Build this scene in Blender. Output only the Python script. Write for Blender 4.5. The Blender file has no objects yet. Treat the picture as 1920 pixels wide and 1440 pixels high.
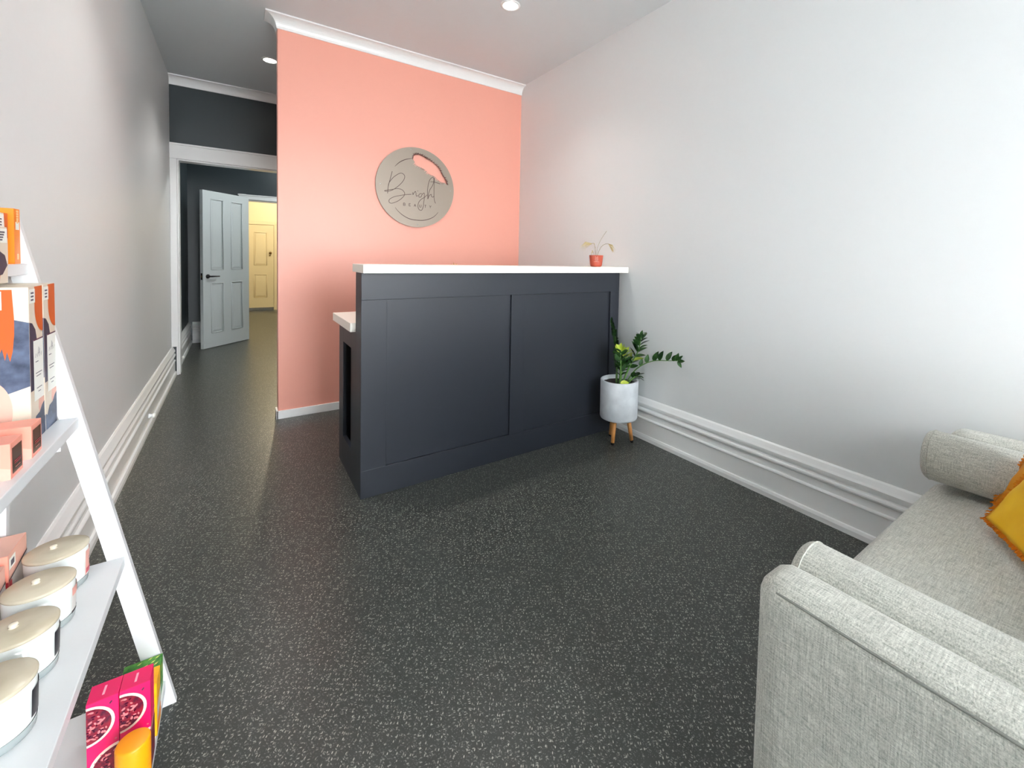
import bpy, bmesh, math, random
from mathutils import Vector, Matrix
random.seed(7)
C = bpy.context.scene.collection
PI = math.pi

# ------------------------------------------------------------------ materials
def new_mat(name):
    m = bpy.data.materials.new(name); m.use_nodes = True
    nt = m.node_tree
    return m, nt, nt.nodes['Principled BSDF']

def s2l(c):
    return tuple(((v/255)/12.92 if v/255 <= 0.04045 else ((v/255+0.055)/1.055)**2.4) for v in c)

def mat(name, rgb, rough=0.5, metal=0.0, bump=0.0, bscale=60, var=0.0, spec=0.5, coat=0.0):
    """procedural paint / plastic: tiny noise in colour and bump; rgb in 0-255 sRGB albedo"""
    m, nt, b = new_mat(name)
    col = s2l(rgb)
    b.inputs['Roughness'].default_value = rough
    b.inputs['Metallic'].default_value = metal
    b.inputs['Specular IOR Level'].default_value = spec
    b.inputs['Coat Weight'].default_value = coat
    tc = nt.nodes.new('ShaderNodeTexCoord')
    nz = nt.nodes.new('ShaderNodeTexNoise'); nz.inputs['Scale'].default_value = bscale
    nz.inputs['Detail'].default_value = 3
    nt.links.new(tc.outputs['Object'], nz.inputs['Vector'])
    mx = nt.nodes.new('ShaderNodeMix'); mx.data_type = 'RGBA'
    k = 1 - var
    mx.inputs[6].default_value = (col[0]*k, col[1]*k, col[2]*k, 1)
    k = 1 + var
    mx.inputs[7].default_value = (min(col[0]*k, 1), min(col[1]*k, 1), min(col[2]*k, 1), 1)
    nt.links.new(nz.outputs['Fac'], mx.inputs[0])
    nt.links.new(mx.outputs[2], b.inputs['Base Color'])
    if bump:
        bp = nt.nodes.new('ShaderNodeBump'); bp.inputs['Strength'].default_value = bump
        bp.inputs['Distance'].default_value = 0.002
        nt.links.new(nz.outputs['Fac'], bp.inputs['Height'])
        nt.links.new(bp.outputs['Normal'], b.inputs['Normal'])
    return m

def emit_mat(name, rgb, strength):
    m, nt, b = new_mat(name)
    b.inputs['Base Color'].default_value = (1, 1, 1, 1)
    b.inputs['Emission Color'].default_value = (*s2l(rgb), 1)
    b.inputs['Emission Strength'].default_value = strength
    return m

def floor_mat():
    m, nt, b = new_mat('fleck_floor')
    N, L = nt.nodes.new, nt.links.new
    tc = N('ShaderNodeTexCoord')
    base = None
    prev = None
    bn = N('ShaderNodeTexNoise'); bn.inputs['Scale'].default_value = 26; bn.inputs['Detail'].default_value = 4
    L(tc.outputs['Object'], bn.inputs['Vector'])
    mx0 = N('ShaderNodeMix'); mx0.data_type = 'RGBA'
    mx0.inputs[6].default_value = (0.030, 0.033, 0.030, 1)
    mx0.inputs[7].default_value = (0.054, 0.058, 0.053, 1)
    L(bn.outputs['Fac'], mx0.inputs[0])
    prev = mx0.outputs[2]
    # four layers of slivers, each turned and stretched differently
    for i, (rot, sc, st, thr, rad, col) in enumerate([
            (0.35, 165, 2.3, 0.66, 0.27, (0.33, 0.34, 0.30)),
            (1.25, 185, 2.2, 0.62, 0.27, (0.26, 0.27, 0.24)),
            (2.2, 175, 2.4, 0.70, 0.28, (0.44, 0.44, 0.38)),
            (2.85, 290, 1.7, 0.45, 0.32, (0.13, 0.14, 0.13))]):
        mp = N('ShaderNodeMapping'); mp.inputs['Rotation'].default_value = (0, 0, rot)
        mp.inputs['Location'].default_value = (i*3.3, i*1.7, 0)
        L(tc.outputs['Object'], mp.inputs['Vector'])
        m2 = N('ShaderNodeMapping'); m2.inputs['Scale'].default_value = (1/st, 1, 1)
        L(mp.outputs['Vector'], m2.inputs['Vector'])
        v = N('ShaderNodeTexVoronoi'); v.voronoi_dimensions = '2D'; v.inputs['Scale'].default_value = sc
        L(m2.outputs['Vector'], v.inputs['Vector'])
        sep = N('ShaderNodeSeparateColor'); L(v.outputs['Color'], sep.inputs['Color'])
        g = N('ShaderNodeMath'); g.operation = 'GREATER_THAN'; g.inputs[1].default_value = thr
        L(sep.outputs['Red'], g.inputs[0])
        d = N('ShaderNodeMapRange'); d.inputs['From Min'].default_value = rad; d.inputs['From Max'].default_value = rad*0.6
        L(v.outputs['Distance'], d.inputs['Value'])
        k = N('ShaderNodeMath'); k.operation = 'MULTIPLY'
        L(g.outputs[0], k.inputs[0]); L(d.outputs[0], k.inputs[1])
        k2 = N('ShaderNodeMath'); k2.operation = 'MULTIPLY'
        L(k.outputs[0], k2.inputs[0]); L(sep.outputs['Green'], k2.inputs[1])
        mx = N('ShaderNodeMix'); mx.data_type = 'RGBA'
        L(k2.outputs[0], mx.inputs[0]); L(prev, mx.inputs[6]); mx.inputs[7].default_value = (*col, 1)
        prev = mx.outputs[2]
    L(prev, b.inputs['Base Color'])
    b.inputs['Roughness'].default_value = FLOOR_ROUGH
    b.inputs['Specular IOR Level'].default_value = 0.32
    nz = N('ShaderNodeTexNoise'); nz.inputs['Scale'].default_value = 140
    L(tc.outputs['Object'], nz.inputs['Vector'])
    bp = N('ShaderNodeBump'); bp.inputs['Strength'].default_value = 0.25; bp.inputs['Distance'].default_value = 0.0015
    L(nz.outputs['Fac'], bp.inputs['Height']); L(bp.outputs['Normal'], b.inputs['Normal'])
    return m
FLOOR_ROUGH = 0.33

def linen_mat(name, lo, hi):
    m, nt, b = new_mat(name)
    N, L = nt.nodes.new, nt.links.new
    tc = N('ShaderNodeTexCoord')
    fac = []
    for sc in ((30, 420, 420), (420, 30, 420), (420, 420, 30)):
        mp = N('ShaderNodeMapping'); mp.inputs['Scale'].default_value = sc
        L(tc.outputs['Object'], mp.inputs['Vector'])
        nz = N('ShaderNodeTexNoise'); nz.inputs['Scale'].default_value = 1.0; nz.inputs['Detail'].default_value = 3
        nz.inputs['Roughness'].default_value = 0.6
        L(mp.outputs['Vector'], nz.inputs['Vector']); fac.append(nz.outputs['Fac'])
    a = N('ShaderNodeMath'); a.operation = 'ADD'; L(fac[0], a.inputs[0]); L(fac[1], a.inputs[1])
    c = N('ShaderNodeMath'); c.operation = 'ADD'; L(a.outputs[0], c.inputs[0]); L(fac[2], c.inputs[1])
    r = N('ShaderNodeMapRange'); r.inputs['From Min'].default_value = 1.15; r.inputs['From Max'].default_value = 1.85
    L(c.outputs[0], r.inputs['Value'])
    mx = N('ShaderNodeMix'); mx.data_type = 'RGBA'
    mx.inputs[6].default_value = (*s2l(lo), 1); mx.inputs[7].default_value = (*s2l(hi), 1)
    L(r.outputs[0], mx.inputs[0]); L(mx.outputs[2], b.inputs['Base Color'])
    b.inputs['Roughness'].default_value = 0.85
    b.inputs['Sheen Weight'].default_value = 0.25
    bp = N('ShaderNodeBump'); bp.inputs['Strength'].default_value = 0.5; bp.inputs['Distance'].default_value = 0.0012
    L(r.outputs[0], bp.inputs['Height']); L(bp.outputs['Normal'], b.inputs['Normal'])
    return m

def glass_mat(name, tint=(1, 1, 1), rough=0.02, alpha=0.9):
    m, nt, b = new_mat(name)
    N, L = nt.nodes.new, nt.links.new
    tr = N('ShaderNodeBsdfTransparent'); tr.inputs['Color'].default_value = (*tint, 1)
    gl = N('ShaderNodeBsdfGlossy'); gl.inputs['Roughness'].default_value = rough
    fr = N('ShaderNodeFresnel'); fr.inputs['IOR'].default_value = 1.45
    nz = N('ShaderNodeTexNoise'); nz.inputs['Scale'].default_value = 3
    mx = N('ShaderNodeMixShader')
    L(fr.outputs[0], mx.inputs[0]); L(tr.outputs[0], mx.inputs[1]); L(gl.outputs[0], mx.inputs[2])
    L(mx.outputs[0], nt.nodes['Material Output'].inputs['Surface'])
    return m

def wood_mat(name, lo, hi, axis_scale=(60, 60, 6)):
    m, nt, b = new_mat(name)
    N, L = nt.nodes.new, nt.links.new
    tc = N('ShaderNodeTexCoord'); mp = N('ShaderNodeMapping'); mp.inputs['Scale'].default_value = axis_scale
    L(tc.outputs['Object'], mp.inputs['Vector'])
    nz = N('ShaderNodeTexNoise'); nz.inputs['Scale'].default_value = 1.5; nz.inputs['Detail'].default_value = 4
    L(mp.outputs['Vector'], nz.inputs['Vector'])
    mx = N('ShaderNodeMix'); mx.data_type = 'RGBA'
    mx.inputs[6].default_value = (*s2l(lo), 1); mx.inputs[7].default_value = (*s2l(hi), 1)
    L(nz.outputs['Fac'], mx.inputs[0]); L(mx.outputs[2], b.inputs['Base Color'])
    b.inputs['Roughness'].default_value = 0.45
    return m

def blotch_mat(name, lo, hi, scale, rough=0.5, stretch=(1, 1, 1), contrast=(0.35, 0.65)):
    m, nt, b = new_mat(name)
    N, L = nt.nodes.new, nt.links.new
    tc = N('ShaderNodeTexCoord'); mp = N('ShaderNodeMapping'); mp.inputs['Scale'].default_value = stretch
    L(tc.outputs['Object'], mp.inputs['Vector'])
    nz = N('ShaderNodeTexNoise'); nz.inputs['Scale'].default_value = scale; nz.inputs['Detail'].default_value = 5
    L(mp.outputs['Vector'], nz.inputs['Vector'])
    r = N('ShaderNodeMapRange'); r.inputs['From Min'].default_value = contrast[0]; r.inputs['From Max'].default_value = contrast[1]
    L(nz.outputs['Fac'], r.inputs['Value'])
    mx = N('ShaderNodeMix'); mx.data_type = 'RGBA'
    mx.inputs[6].default_value = (*s2l(lo), 1); mx.inputs[7].default_value = (*s2l(hi), 1)
    L(r.outputs[0], mx.inputs[0]); L(mx.outputs[2], b.inputs['Base Color'])
    b.inputs['Roughness'].default_value = rough
    return m

M = dict(
    wall=mat('wall_offwhite', (226, 228, 228), 0.42, bump=0.015, bscale=35, var=0.01),
    ceil=mat('ceiling_paint', (216, 222, 224), 0.6, bscale=20, var=0.01),
    pink=mat('wall_salmon', (236, 165, 147), 0.40, bump=0.015, bscale=35, var=0.01),
    dark=mat('wall_charcoal', (44, 54, 58), 0.38, bump=0.04, bscale=35, var=0.03),
    yellow=mat('wall_cream_yellow', (228, 214, 182), 0.5, bscale=20, var=0.01),
    trim=mat('trim_white_gloss', (238, 239, 238), 0.25, bscale=20, var=0.01),
    ydoor=mat('door_cream', (226, 212, 180), 0.35, bscale=20, var=0.01),
    door=mat('door_white', (214, 220, 220), 0.3, bscale=20, var=0.01),
    black=mat('black_metal', (22, 22, 24), 0.35, metal=0.4, bscale=50, var=0.05),
    brass=mat('old_brass', (120, 92, 52), 0.35, metal=0.8, bscale=50, var=0.05),
    chrome=mat('bright_steel', (210, 210, 210), 0.2, metal=1.0, bscale=50, var=0.02),
    desk=mat('desk_navy_charcoal', (38, 42, 50), 0.42, bump=0.03, bscale=60, var=0.03, spec=0.4),
    deskin=mat('desk_recess_dark', (40, 42, 48), 0.5, bscale=60, var=0.03),
    bench=mat('bench_white_laminate', (240, 236, 226), 0.3, bscale=15, var=0.015),
    disc=mat('sign_champagne_metal', (148, 135, 123), 0.42, metal=0.35, bscale=25, var=0.015),
    ink=mat('sign_cut_shade', (66, 42, 34), 0.5, bscale=80, var=0.05),  # dark brown stands in for the shade inside cut-through strokes
    lash=mat('sign_lash_brown', (96, 50, 42), 0.5, bscale=80, var=0.05),
    floor=floor_mat(),
    linen=linen_mat('linen_grey', (144, 146, 137), (220, 219, 209)),
    piping=mat('piping_grey', (128, 129, 122), 0.85, bscale=300, var=0.1),
    mustard=blotch_mat('velvet_mustard', (238, 178, 4), (250, 198, 8), 9, 0.7),
    mustard2=blotch_mat('velvet_ochre', (214, 136, 14), (228, 154, 22), 9, 0.7),
    fringe=mat('fringe_orange', (224, 140, 18), 0.85, bscale=200, var=0.15),
    concrete=blotch_mat('planter_concrete', (196, 201, 206), (214, 219, 223), 14, 0.7),
    soil=blotch_mat('potting_soil', (26, 20, 17), (54, 42, 34), 90, 0.95),
    oak=wood_mat('planter_leg_wood', (196, 128, 62), (224, 160, 92)),
    leaf=blotch_mat('zz_leaf', (22, 50, 24), (54, 90, 42), 22, 0.25),
    leafy=blotch_mat('zz_leaf_young', (150, 176, 40), (196, 206, 84), 22, 0.35),
    stemg=mat('zz_stem', (86, 128, 58), 0.4, bscale=60, var=0.15),
    terra=mat('pot_terracotta', (182, 78, 56), 0.55, bscale=60, var=0.04),
    potline=mat('pot_line_white', (240, 190, 176), 0.6, bscale=60, var=0.02),
    straw=mat('dry_palm_straw', (186, 166, 122), 0.7, bscale=60, var=0.12),
    drystem=mat('dry_palm_stem', (128, 120, 74), 0.7, bscale=60, var=0.12),
    gold=mat('pen_gold', (206, 168, 92), 0.3, metal=0.8, bscale=60, var=0.03),
    shelf=mat('shelf_white_paint', (224, 226, 228), 0.3, bscale=20, var=0.01),
    cream=mat('carton_cream', (226, 211, 192), 0.45, bscale=40, var=0.015),
    orange=mat('carton_rust_orange', (214, 92, 26), 0.45, bscale=18, var=0.06),
    brightor=mat('carton_bright_orange', (244, 134, 18), 0.4, bscale=18, var=0.05),
    peachp=mat('carton_pale_print', (255, 196, 130), 0.4, bscale=18, var=0.02),
    navy=blotch_mat('carton_navy_wash', (44, 52, 74), (92, 104, 130), 30, 0.5),
    navyd=mat('carton_navy_dark', (56, 52, 74), 0.45, bscale=30, var=0.08),
    blush=mat('carton_blush', (232, 178, 160), 0.45, bscale=30, var=0.03),
    white=mat('sticker_white', (244, 244, 236), 0.45, bscale=30, var=0.01),
    ink2=mat('print_grey_ink', (84, 80, 96), 0.5, bscale=60, var=0.05),
    plum=mat('carton_plum_edge', (96, 44, 72), 0.45, bscale=60, var=0.05),
    salmonbox=mat('carton_salmon', (246, 160, 140), 0.4, bscale=30, var=0.02),
    window=blotch_mat('carton_dark_window', (36, 14, 18), (82, 52, 22), 38, 0.2),
    windowl=mat('carton_window_print', (190, 120, 110), 0.3, bscale=30, var=0.05),
    jar=mat('candle_jar_white', (226, 229, 226), 0.15, bscale=20, var=0.005, coat=0.4),
    wax=blotch_mat('candle_lid_cream', (190, 178, 154), (212, 202, 180), 12, 0.25, contrast=(0.3, 0.7)),
    base=mat('candle_base_grey', (150, 158, 158), 0.2, bscale=20, var=0.02, coat=0.4),  # grey carries the shadows mirrored in the glass base
    lblack=mat('candle_label_black', (46, 44, 50), 0.4, bscale=200, var=0.3),
    lpink=mat('candle_label_pink', (226, 160, 146), 0.4, bscale=60, var=0.04),
    lgrey=mat('candle_label_grey', (214, 208, 204), 0.4, bscale=60, var=0.03),
    lred=mat('label_crimson', (190, 60, 74), 0.4, bscale=60, var=0.05),
    magenta=mat('carton_magenta', (236, 14, 96), 0.4, bscale=30, var=0.03),
    rind=mat('fruit_rind', (246, 214, 196), 0.45, bscale=60, var=0.03),
    pulp=blotch_mat('fruit_pulp', (74, 10, 44), (150, 26, 50), 110, 0.35),
    seed=mat('fruit_seed', (226, 128, 132), 0.25, bscale=60, var=0.1),
    seedd=mat('fruit_seed_dark', (74, 16, 44), 0.25, bscale=60, var=0.1),
    palepink=mat('print_pale_pink', (255, 178, 196), 0.4, bscale=60, var=0.02),
    green=blotch_mat('carton_leaf_green', (30, 110, 30), (92, 170, 60), 60, 0.4),
    lime=mat('carton_lime_fleck', (216, 222, 120), 0.4, bscale=60, var=0.06),
    yellowbox=blotch_mat('carton_mango_yellow', (240, 160, 8), (252, 190, 24), 30, 0.4),
    capy=mat('cap_amber', (252, 160, 6), 0.4, bscale=30, var=0.015),
    bottle=mat('bottle_amber', (240, 150, 20), 0.35, bscale=30, var=0.02),
    lamp=emit_mat('downlight_diffuser', (255, 250, 240), 30.0),
    glass=glass_mat('window_glass'),
    knob=mat('lid_knob_pearl', (214, 204, 184), 0.08, bscale=20, var=0.01, coat=0.6),
    lidglass=glass_mat('lid_glass', (0.97, 0.97, 0.95), 0.05),
    pave=mat('pavement_grey', (190, 190, 188), 0.8, bscale=8, var=0.06),
)

# ------------------------------------------------------------------ mesh builder
class MB:
    def __init__(self): self.v = []; self.f = []; self.mi = []; self.mats = []; self.sm = []
    def m(self, key):
        if key not in self.mats: self.mats.append(key)
        return self.mats.index(key)
    def add(self, vs, fs, key, smooth=False):
        o = len(self.v); self.v += [Vector(p) for p in vs]; k = self.m(key)
        for f in fs:
            self.f.append([o+i for i in f]); self.mi.append(k); self.sm.append(smooth)
        return self
    def bm_add(self, bm, key, smooth=False):
        bm.verts.index_update()
        self.add([v.co.copy() for v in bm.verts], [[v.index for v in f.verts] for f in bm.faces], key, smooth)
        bm.free(); return self
    def box(self, x0, x1, y0, y1, z0, z1, key, bev=0.0, seg=2):
        bm = bmesh.new(); bmesh.ops.create_cube(bm, size=1)
        for v in bm.verts:
            v.co = Vector(((x0+x1)/2+v.co.x*(x1-x0), (y0+y1)/2+v.co.y*(y1-y0), (z0+z1)/2+v.co.z*(z1-z0)))
        if bev: bmesh.ops.bevel(bm, geom=bm.edges[:], offset=bev, segments=seg, affect='EDGES', profile=0.5)
        return self.bm_add(bm, key)
    def rbox(self, x0, x1, y0, y1, z0, z1, r, key, n=10, bulge=(0, 0, 0), xf=None):
        """soft rounded box: cube grid squashed to a rounded box, with faces bulged outward"""
        bm = bmesh.new(); bmesh.ops.create_cube(bm, size=2)
        bmesh.ops.subdivide_edges(bm, edges=bm.edges[:], cuts=n, use_grid_fill=True)
        h = Vector(((x1-x0)/2, (y1-y0)/2, (z1-z0)/2)); c = Vector(((x0+x1)/2, (y0+y1)/2, (z0+z1)/2))
        R = [min(r, q) for q in h]
        for v in bm.verts:
            u = v.co.copy()
            # bunch the grid lines near the edges so the rounding is smooth
            p = Vector([math.copysign(abs(t)**0.45, t) if abs(t) < 1 else t for t in u])
            p = Vector([p[i]*h[i] for i in range(3)])
            core = Vector([max(-(h[i]-R[i]), min(h[i]-R[i], p[i])) for i in range(3)])
            d = p-core
            rr = min(R)
            if d.length > 1e-9: q = core + d.normalized()*rr
            else: q = p
            for i in range(3):
                if bulge[i]:
                    j, k = (i+1) % 3, (i+2) % 3
                    w = max(0, 1-(q[j]/h[j])**2)*max(0, 1-(q[k]/h[k])**2)
                    q[i] += math.copysign(bulge[i]*w, q[i])*min(1, abs(q[i])/h[i])
            v.co = c+q
            if xf: v.co = xf @ v.co
        return self.bm_add(bm, key, True)
    def prism(self, prof, a0, a1, axis, key, smooth=False):
        """profile extruded along an axis; prof gives the two other coordinates in order"""
        n = len(prof)
        def P(p, a):
            if axis == 'x': return (a, p[0], p[1])
            if axis == 'y': return (p[0], a, p[1])
            return (p[0], p[1], a)
        vs = [P(p, a0) for p in prof]+[P(p, a1) for p in prof]
        fs = [[i, (i+1) % n, n+(i+1) % n, n+i] for i in range(n)]
        self.add(vs, fs, key, smooth)
        self.add(vs, [list(range(n))[::-1], list(range(n, 2*n))], key)
        return self
    def lathe(self, prof, c, key, n=40, ax=None, smooth=True, cap=True):
        """prof: (r, h) list round an axis through c"""
        ax = Vector(ax or (0, 0, 1)).normalized()
        t = Vector((1, 0, 0)) if abs(ax.x) < 0.9 else Vector((0, 1, 0))
        u = ax.cross(t).normalized(); w = ax.cross(u); c = Vector(c)
        vs = []; fs = []
        for r, h in prof:
            for i in range(n):
                a = 2*PI*i/n; vs.append(c+ax*h+(u*math.cos(a)+w*math.sin(a))*r)
        for k in range(len(prof)-1):
            for i in range(n):
                j = (i+1) % n; fs.append([k*n+i, k*n+j, (k+1)*n+j, (k+1)*n+i])
        self.add(vs, fs, key, smooth)
        if cap:
            k = (len(prof)-1)*n
            caps = []
            if prof[0][0] > 1e-6: caps.append(list(range(n))[::-1])
            if prof[-1][0] > 1e-6: caps.append([k+i for i in range(n)])
            if caps: self.add(vs, caps, key)
        return self
    def tube(self, pts, r, key, n=8, smooth=True):
        pts = [Vector(p) for p in pts]
        if not isinstance(r, (list, tuple)): r = [r]*len(pts)
        vs = []; fs = []; prev = None
        for i, p in enumerate(pts):
            d = (pts[min(i+1, len(pts)-1)]-pts[max(i-1, 0)]).normalized()
            if prev is None:
                t = Vector((0, 0, 1)) if abs(d.z) < 0.9 else Vector((1, 0, 0)); u = d.cross(t).normalized()
            else: u = (prev-d*prev.dot(d)).normalized()
            prev = u; w = d.cross(u)
            for k in range(n):
                a = 2*PI*k/n; vs.append(p+(u*math.cos(a)+w*math.sin(a))*r[i])
        for i in range(len(pts)-1):
            for k in range(n):
                j = (k+1) % n; fs.append([i*n+k, i*n+j, (i+1)*n+j, (i+1)*n+k])
        fs.append(list(range(n))[::-1]); fs.append([(len(pts)-1)*n+k for k in range(n)])
        return self.add(vs, fs, key, smooth)
    def plate(self, pts, key, frame, off=0.0004):
        """thin printed shape: 2-D points in the frame (origin, u, v), a hair above the face"""
        o, u, v = [Vector(q) for q in frame]; nrm = u.cross(v).normalized()
        return self.add([o+u*a+v*b+nrm*off for a, b in pts], [list(range(len(pts)))], key)
    def build(self, name, parent=None, loc=None):
        me = bpy.data.meshes.new(name)
        off = Vector(loc) if loc is not None else Vector((0, 0, 0))
        me.from_pydata([v-off for v in self.v], [], self.f)
        for k in self.mats: me.materials.append(M[k])
        for p, i, s in zip(me.polygons, self.mi, self.sm): p.material_index = i; p.use_smooth = s
        me.update()
        bm = bmesh.new(); bm.from_mesh(me)
        bmesh.ops.remove_doubles(bm, verts=bm.verts[:], dist=1e-6) if not getattr(self, 'keep', False) else None
        bmesh.ops.recalc_face_normals(bm, faces=bm.faces[:]); bm.to_mesh(me); bm.free()
        o = bpy.data.objects.new(name, me); C.objects.link(o)
        o.location = off
        if parent is not None:
            o.parent = parent; o.location = off-parent.location if loc is not None else -parent.location
        return o

def tag(o, label, cat, group=None):
    o['label'] = label; o['category'] = cat
    if group: o['group'] = group
    return o
def empty(name, loc, label, cat, group=None):
    o = bpy.data.objects.new(name, None); C.objects.link(o); o.location = loc; o.empty_display_size = 0.1
    return tag(o, label, cat, group)
def struct(o):
    o['kind'] = 'structure'; return o
def sbox(name, *a, parent=None, bev=0.0):
    o = MB().box(*a, bev=bev).build(name, parent)
    return struct(o) if parent is None else o
def sempty(name, loc):
    o = bpy.data.objects.new(name, None); C.objects.link(o); o.location = loc; o['kind'] = 'structure'; return o

def smooth_line(pts, sub=6):
    """Catmull-Rom through the points"""
    out = []; n = len(pts); P = [Vector(p) for p in pts]
    for i in range(n-1):
        p0, p1, p2, p3 = P[max(i-1, 0)], P[i], P[i+1], P[min(i+2, n-1)]
        for k in range(sub):
            t = k/sub
            out.append(0.5*((2*p1)+(p2-p0)*t+(2*p0-5*p1+4*p2-p3)*t*t+(3*p1-p0-3*p2+p3)*t**3))
    out.append(P[-1]); return out

# ------------------------------------------------------------------ room dimensions
XL, XR = -0.503, 2.233          # left and right walls
YF = -2.30                      # shop-front wall
YP = 3.62                       # salmon partition
XP = 0.242                      # its free end
YD, YD2 = 5.437, 5.56           # charcoal wall with cased opening
YH, YH2 = 7.25, 7.37            # second charcoal wall
YE = 10.75                      # far yellow wall
H = 2.82; HC = 2.74

struct(MB().box(XL-0.15, XR+0.15, YF-0.12, YE+0.12, -0.12, 0, 'floor').build('floor'))
struct(MB().box(XL-0.15, XR+0.15, YF-0.12, YE+0.12, H, H+0.12, 'ceil').build('ceiling'))
sbox('wall_left', XL-0.15, XL, YF-0.12, YD2, 0, H, 'wall')
sbox('wall_right', XR, XR+0.15, YF-0.12, YE+0.12, 0, H, 'wall')
sbox('wall_hall', XL-0.15, XL, YD2, YH2, 0, H, 'dark')
sbox('wall_side', XL-0.15, XL, YH2, YE+0.12, 0, H, 'yellow')
sbox('wall_end', XL, XR, YE, YE+0.12, 0, H, 'yellow')
sbox('wall_partition', XP, XR, YP, YP+0.1, 0, H, 'pink')
# charcoal wall with the cased opening
OX0, OX1, OZ = -0.452, 0.55, 2.055
m = MB(); m.box(XL, OX0, YD, YD2, 0, OZ, 'dark'); m.box(OX1, XR, YD, YD2, 0, OZ, 'dark'); m.box(XL, XR, YD, YD2, OZ, H, 'dark')
struct(m.build('wall_middle'))
DX0, DX1, DZ = 0.118, 0.90, 1.905
m = MB(); m.box(XL, DX0, YH, YH2, 0, DZ, 'dark'); m.box(DX1, XR, YH, YH2, 0, DZ, 'dark'); m.box(XL, XR, YH, YH2, DZ, H, 'dark')
struct(m.build('wall_rear'))
# shop front with a big glazed opening
WX0, WX1, WZ0, WZ1 = 0.16, 2.10, 0.10, 2.50
m = MB(); m.box(XL, WX0, YF-0.12, YF, 0, H, 'wall'); m.box(WX1, XR, YF-0.12, YF, 0, H, 'wall')
m.box(WX0, WX1, YF-0.12, YF, 0, WZ0, 'wall'); m.box(WX0, WX1, YF-0.12, YF, WZ1, H, 'wall')
struct(m.build('wall_front'))
w = sempty('window_1', (1.22, YF-0.06, WZ0))
m = MB()
for a in ((WX0, WX0+0.05, WZ0, WZ1), (WX1-0.05, WX1, WZ0, WZ1), (WX0+0.05, WX1-0.05, WZ0, WZ0+0.05), (WX0+0.05, WX1-0.05, WZ1-0.05, WZ1), (1.20, 1.24, WZ0+0.05, WZ1-0.05)):
    m.box(a[0], a[1], YF-0.09, YF-0.03, a[2], a[3], 'trim', bev=0.004)
m.build('window_frame', w)
for x0, x1 in ((WX0+0.05, 1.20), (1.24, WX1-0.05)):
    MB().box(x0, x1, YF-0.063, YF-0.057, WZ0+0.05, WZ1-0.05, 'glass').build('pane', w)
struct(MB().box(-8, 10, -11, YF-0.12, -0.2, -0.06, 'pave').build('ground'))

# ------------------------------------------------------------------ baseboards, crown, casings
def base_prof(h=0.272, t=0.032):
    """stepped Victorian skirting: (distance from wall, height)"""
    p = [(0, 0), (t+0.006, 0), (t+0.006, 0.022), (t+0.001, 0.034), (t-0.008, 0.036), (t-0.008, 0.130)]
    p += [(t-0.003, 0.133), (t-0.002, 0.138), (t-0.004, 0.143), (t-0.014, 0.146), (t-0.014, 0.176)]
    for k in range(7):                                  # round bead
        a = -PI/2+PI*k/6; p.append((t-0.014+0.012*math.cos(a), 0.192+0.014*math.sin(a)))
    p += [(t-0.017, 0.208), (t-0.017, 0.220), (t-0.006, 0.224), (t-0.006, 0.236), (t-0.012, 0.246), (0.010, h-0.006), (0.004, h), (0, h)]
    return p
bp = base_prof()
def skirting(name, wall_x, sgn, y0, y1):
    return struct(MB().prism([(wall_x+sgn*d, z) for d, z in bp], y0, y1, 'y', 'trim').build(name))
skirting('baseboard_left', XL, 1, YF, YD)
skirting('baseboard_right', XR, -1, YF, YP)
skirting('baseboard_hall', XL, 1, YD2, YH)
struct(MB().prism([(YH-d, z) for d, z in bp], XL+0.04, DX0-0.085, 'x', 'trim').build('baseboard_rear'))
m = MB()                                                 # low square skirting on the salmon partition, wrapping its end
m.box(XP-0.010, XR-0.034, YP-0.013, YP, 0, 0.058, 'trim', bev=0.002)
m.box(XP-0.012, XP, YP-0.013, YP+0.10, 0, 0.058, 'trim', bev=0.002)
struct(m.build('baseboard_partition'))

def crown_prof(c=0.075, h=0.08):
    p = [(0, H-h), (0.006, H-h)]
    for k in range(9):
        a = (PI/2)*k/8; p.append((0.008+(c-0.014)*(1-math.cos(a)), H-h+0.004+(h-0.014)*math.sin(a)))
    p += [(c, H-0.010), (c, H), (0, H)]
    return p
cp = crown_prof()
m = MB()                                                 # crown round the partition's face and end, mitred
front = []; n = len(cp)
rings = [[(XR, YP-d, z) for d, z in cp], [(XP-d, YP-d, z) for d, z in cp], [(XP-d, YP+0.10, z) for d, z in cp]]
vs = sum(rings, []); fs = []
for k in range(2):
    for i in range(n):
        j = (i+1) % n; fs.append([k*n+i, k*n+j, (k+1)*n+j, (k+1)*n+i])
fs += [list(range(n)), [2*n+i for i in range(n)]]
struct(m.add(vs, fs, 'trim').build('trim_1'))
struct(MB().prism([(YD-d, z) for d, z in cp], XL, XR, 'x', 'trim').build('trim_2'))

# casing of the wide opening
m = MB()
m.box(XL, OX0, YD-0.022, YD, 0.272, OZ, 'trim', bev=0.003)
m.box(XL+0.037, OX0, YD-0.022, YD, 0.0, 0.272, 'trim')
m.box(XL, OX1+0.12, YD-0.024, YD, OZ, 2.185, 'trim', bev=0.003)
m.box(XL, OX1+0.12, YD-0.036, YD, 2.182, 2.20, 'trim', bev=0.003)
m.box(OX1, OX1+0.12, YD-0.022, YD, 0, OZ, 'trim', bev=0.003)
m.box(OX0, OX0+0.012, YD, YD2, 0, OZ-0.01, 'trim'); m.box(OX1-0.012, OX1, YD, YD2, 0, OZ-0.01, 'trim'); m.box(OX0, OX1, YD, YD2, OZ-0.012, OZ, 'trim')
struct(m.build('trim_3'))
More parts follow.
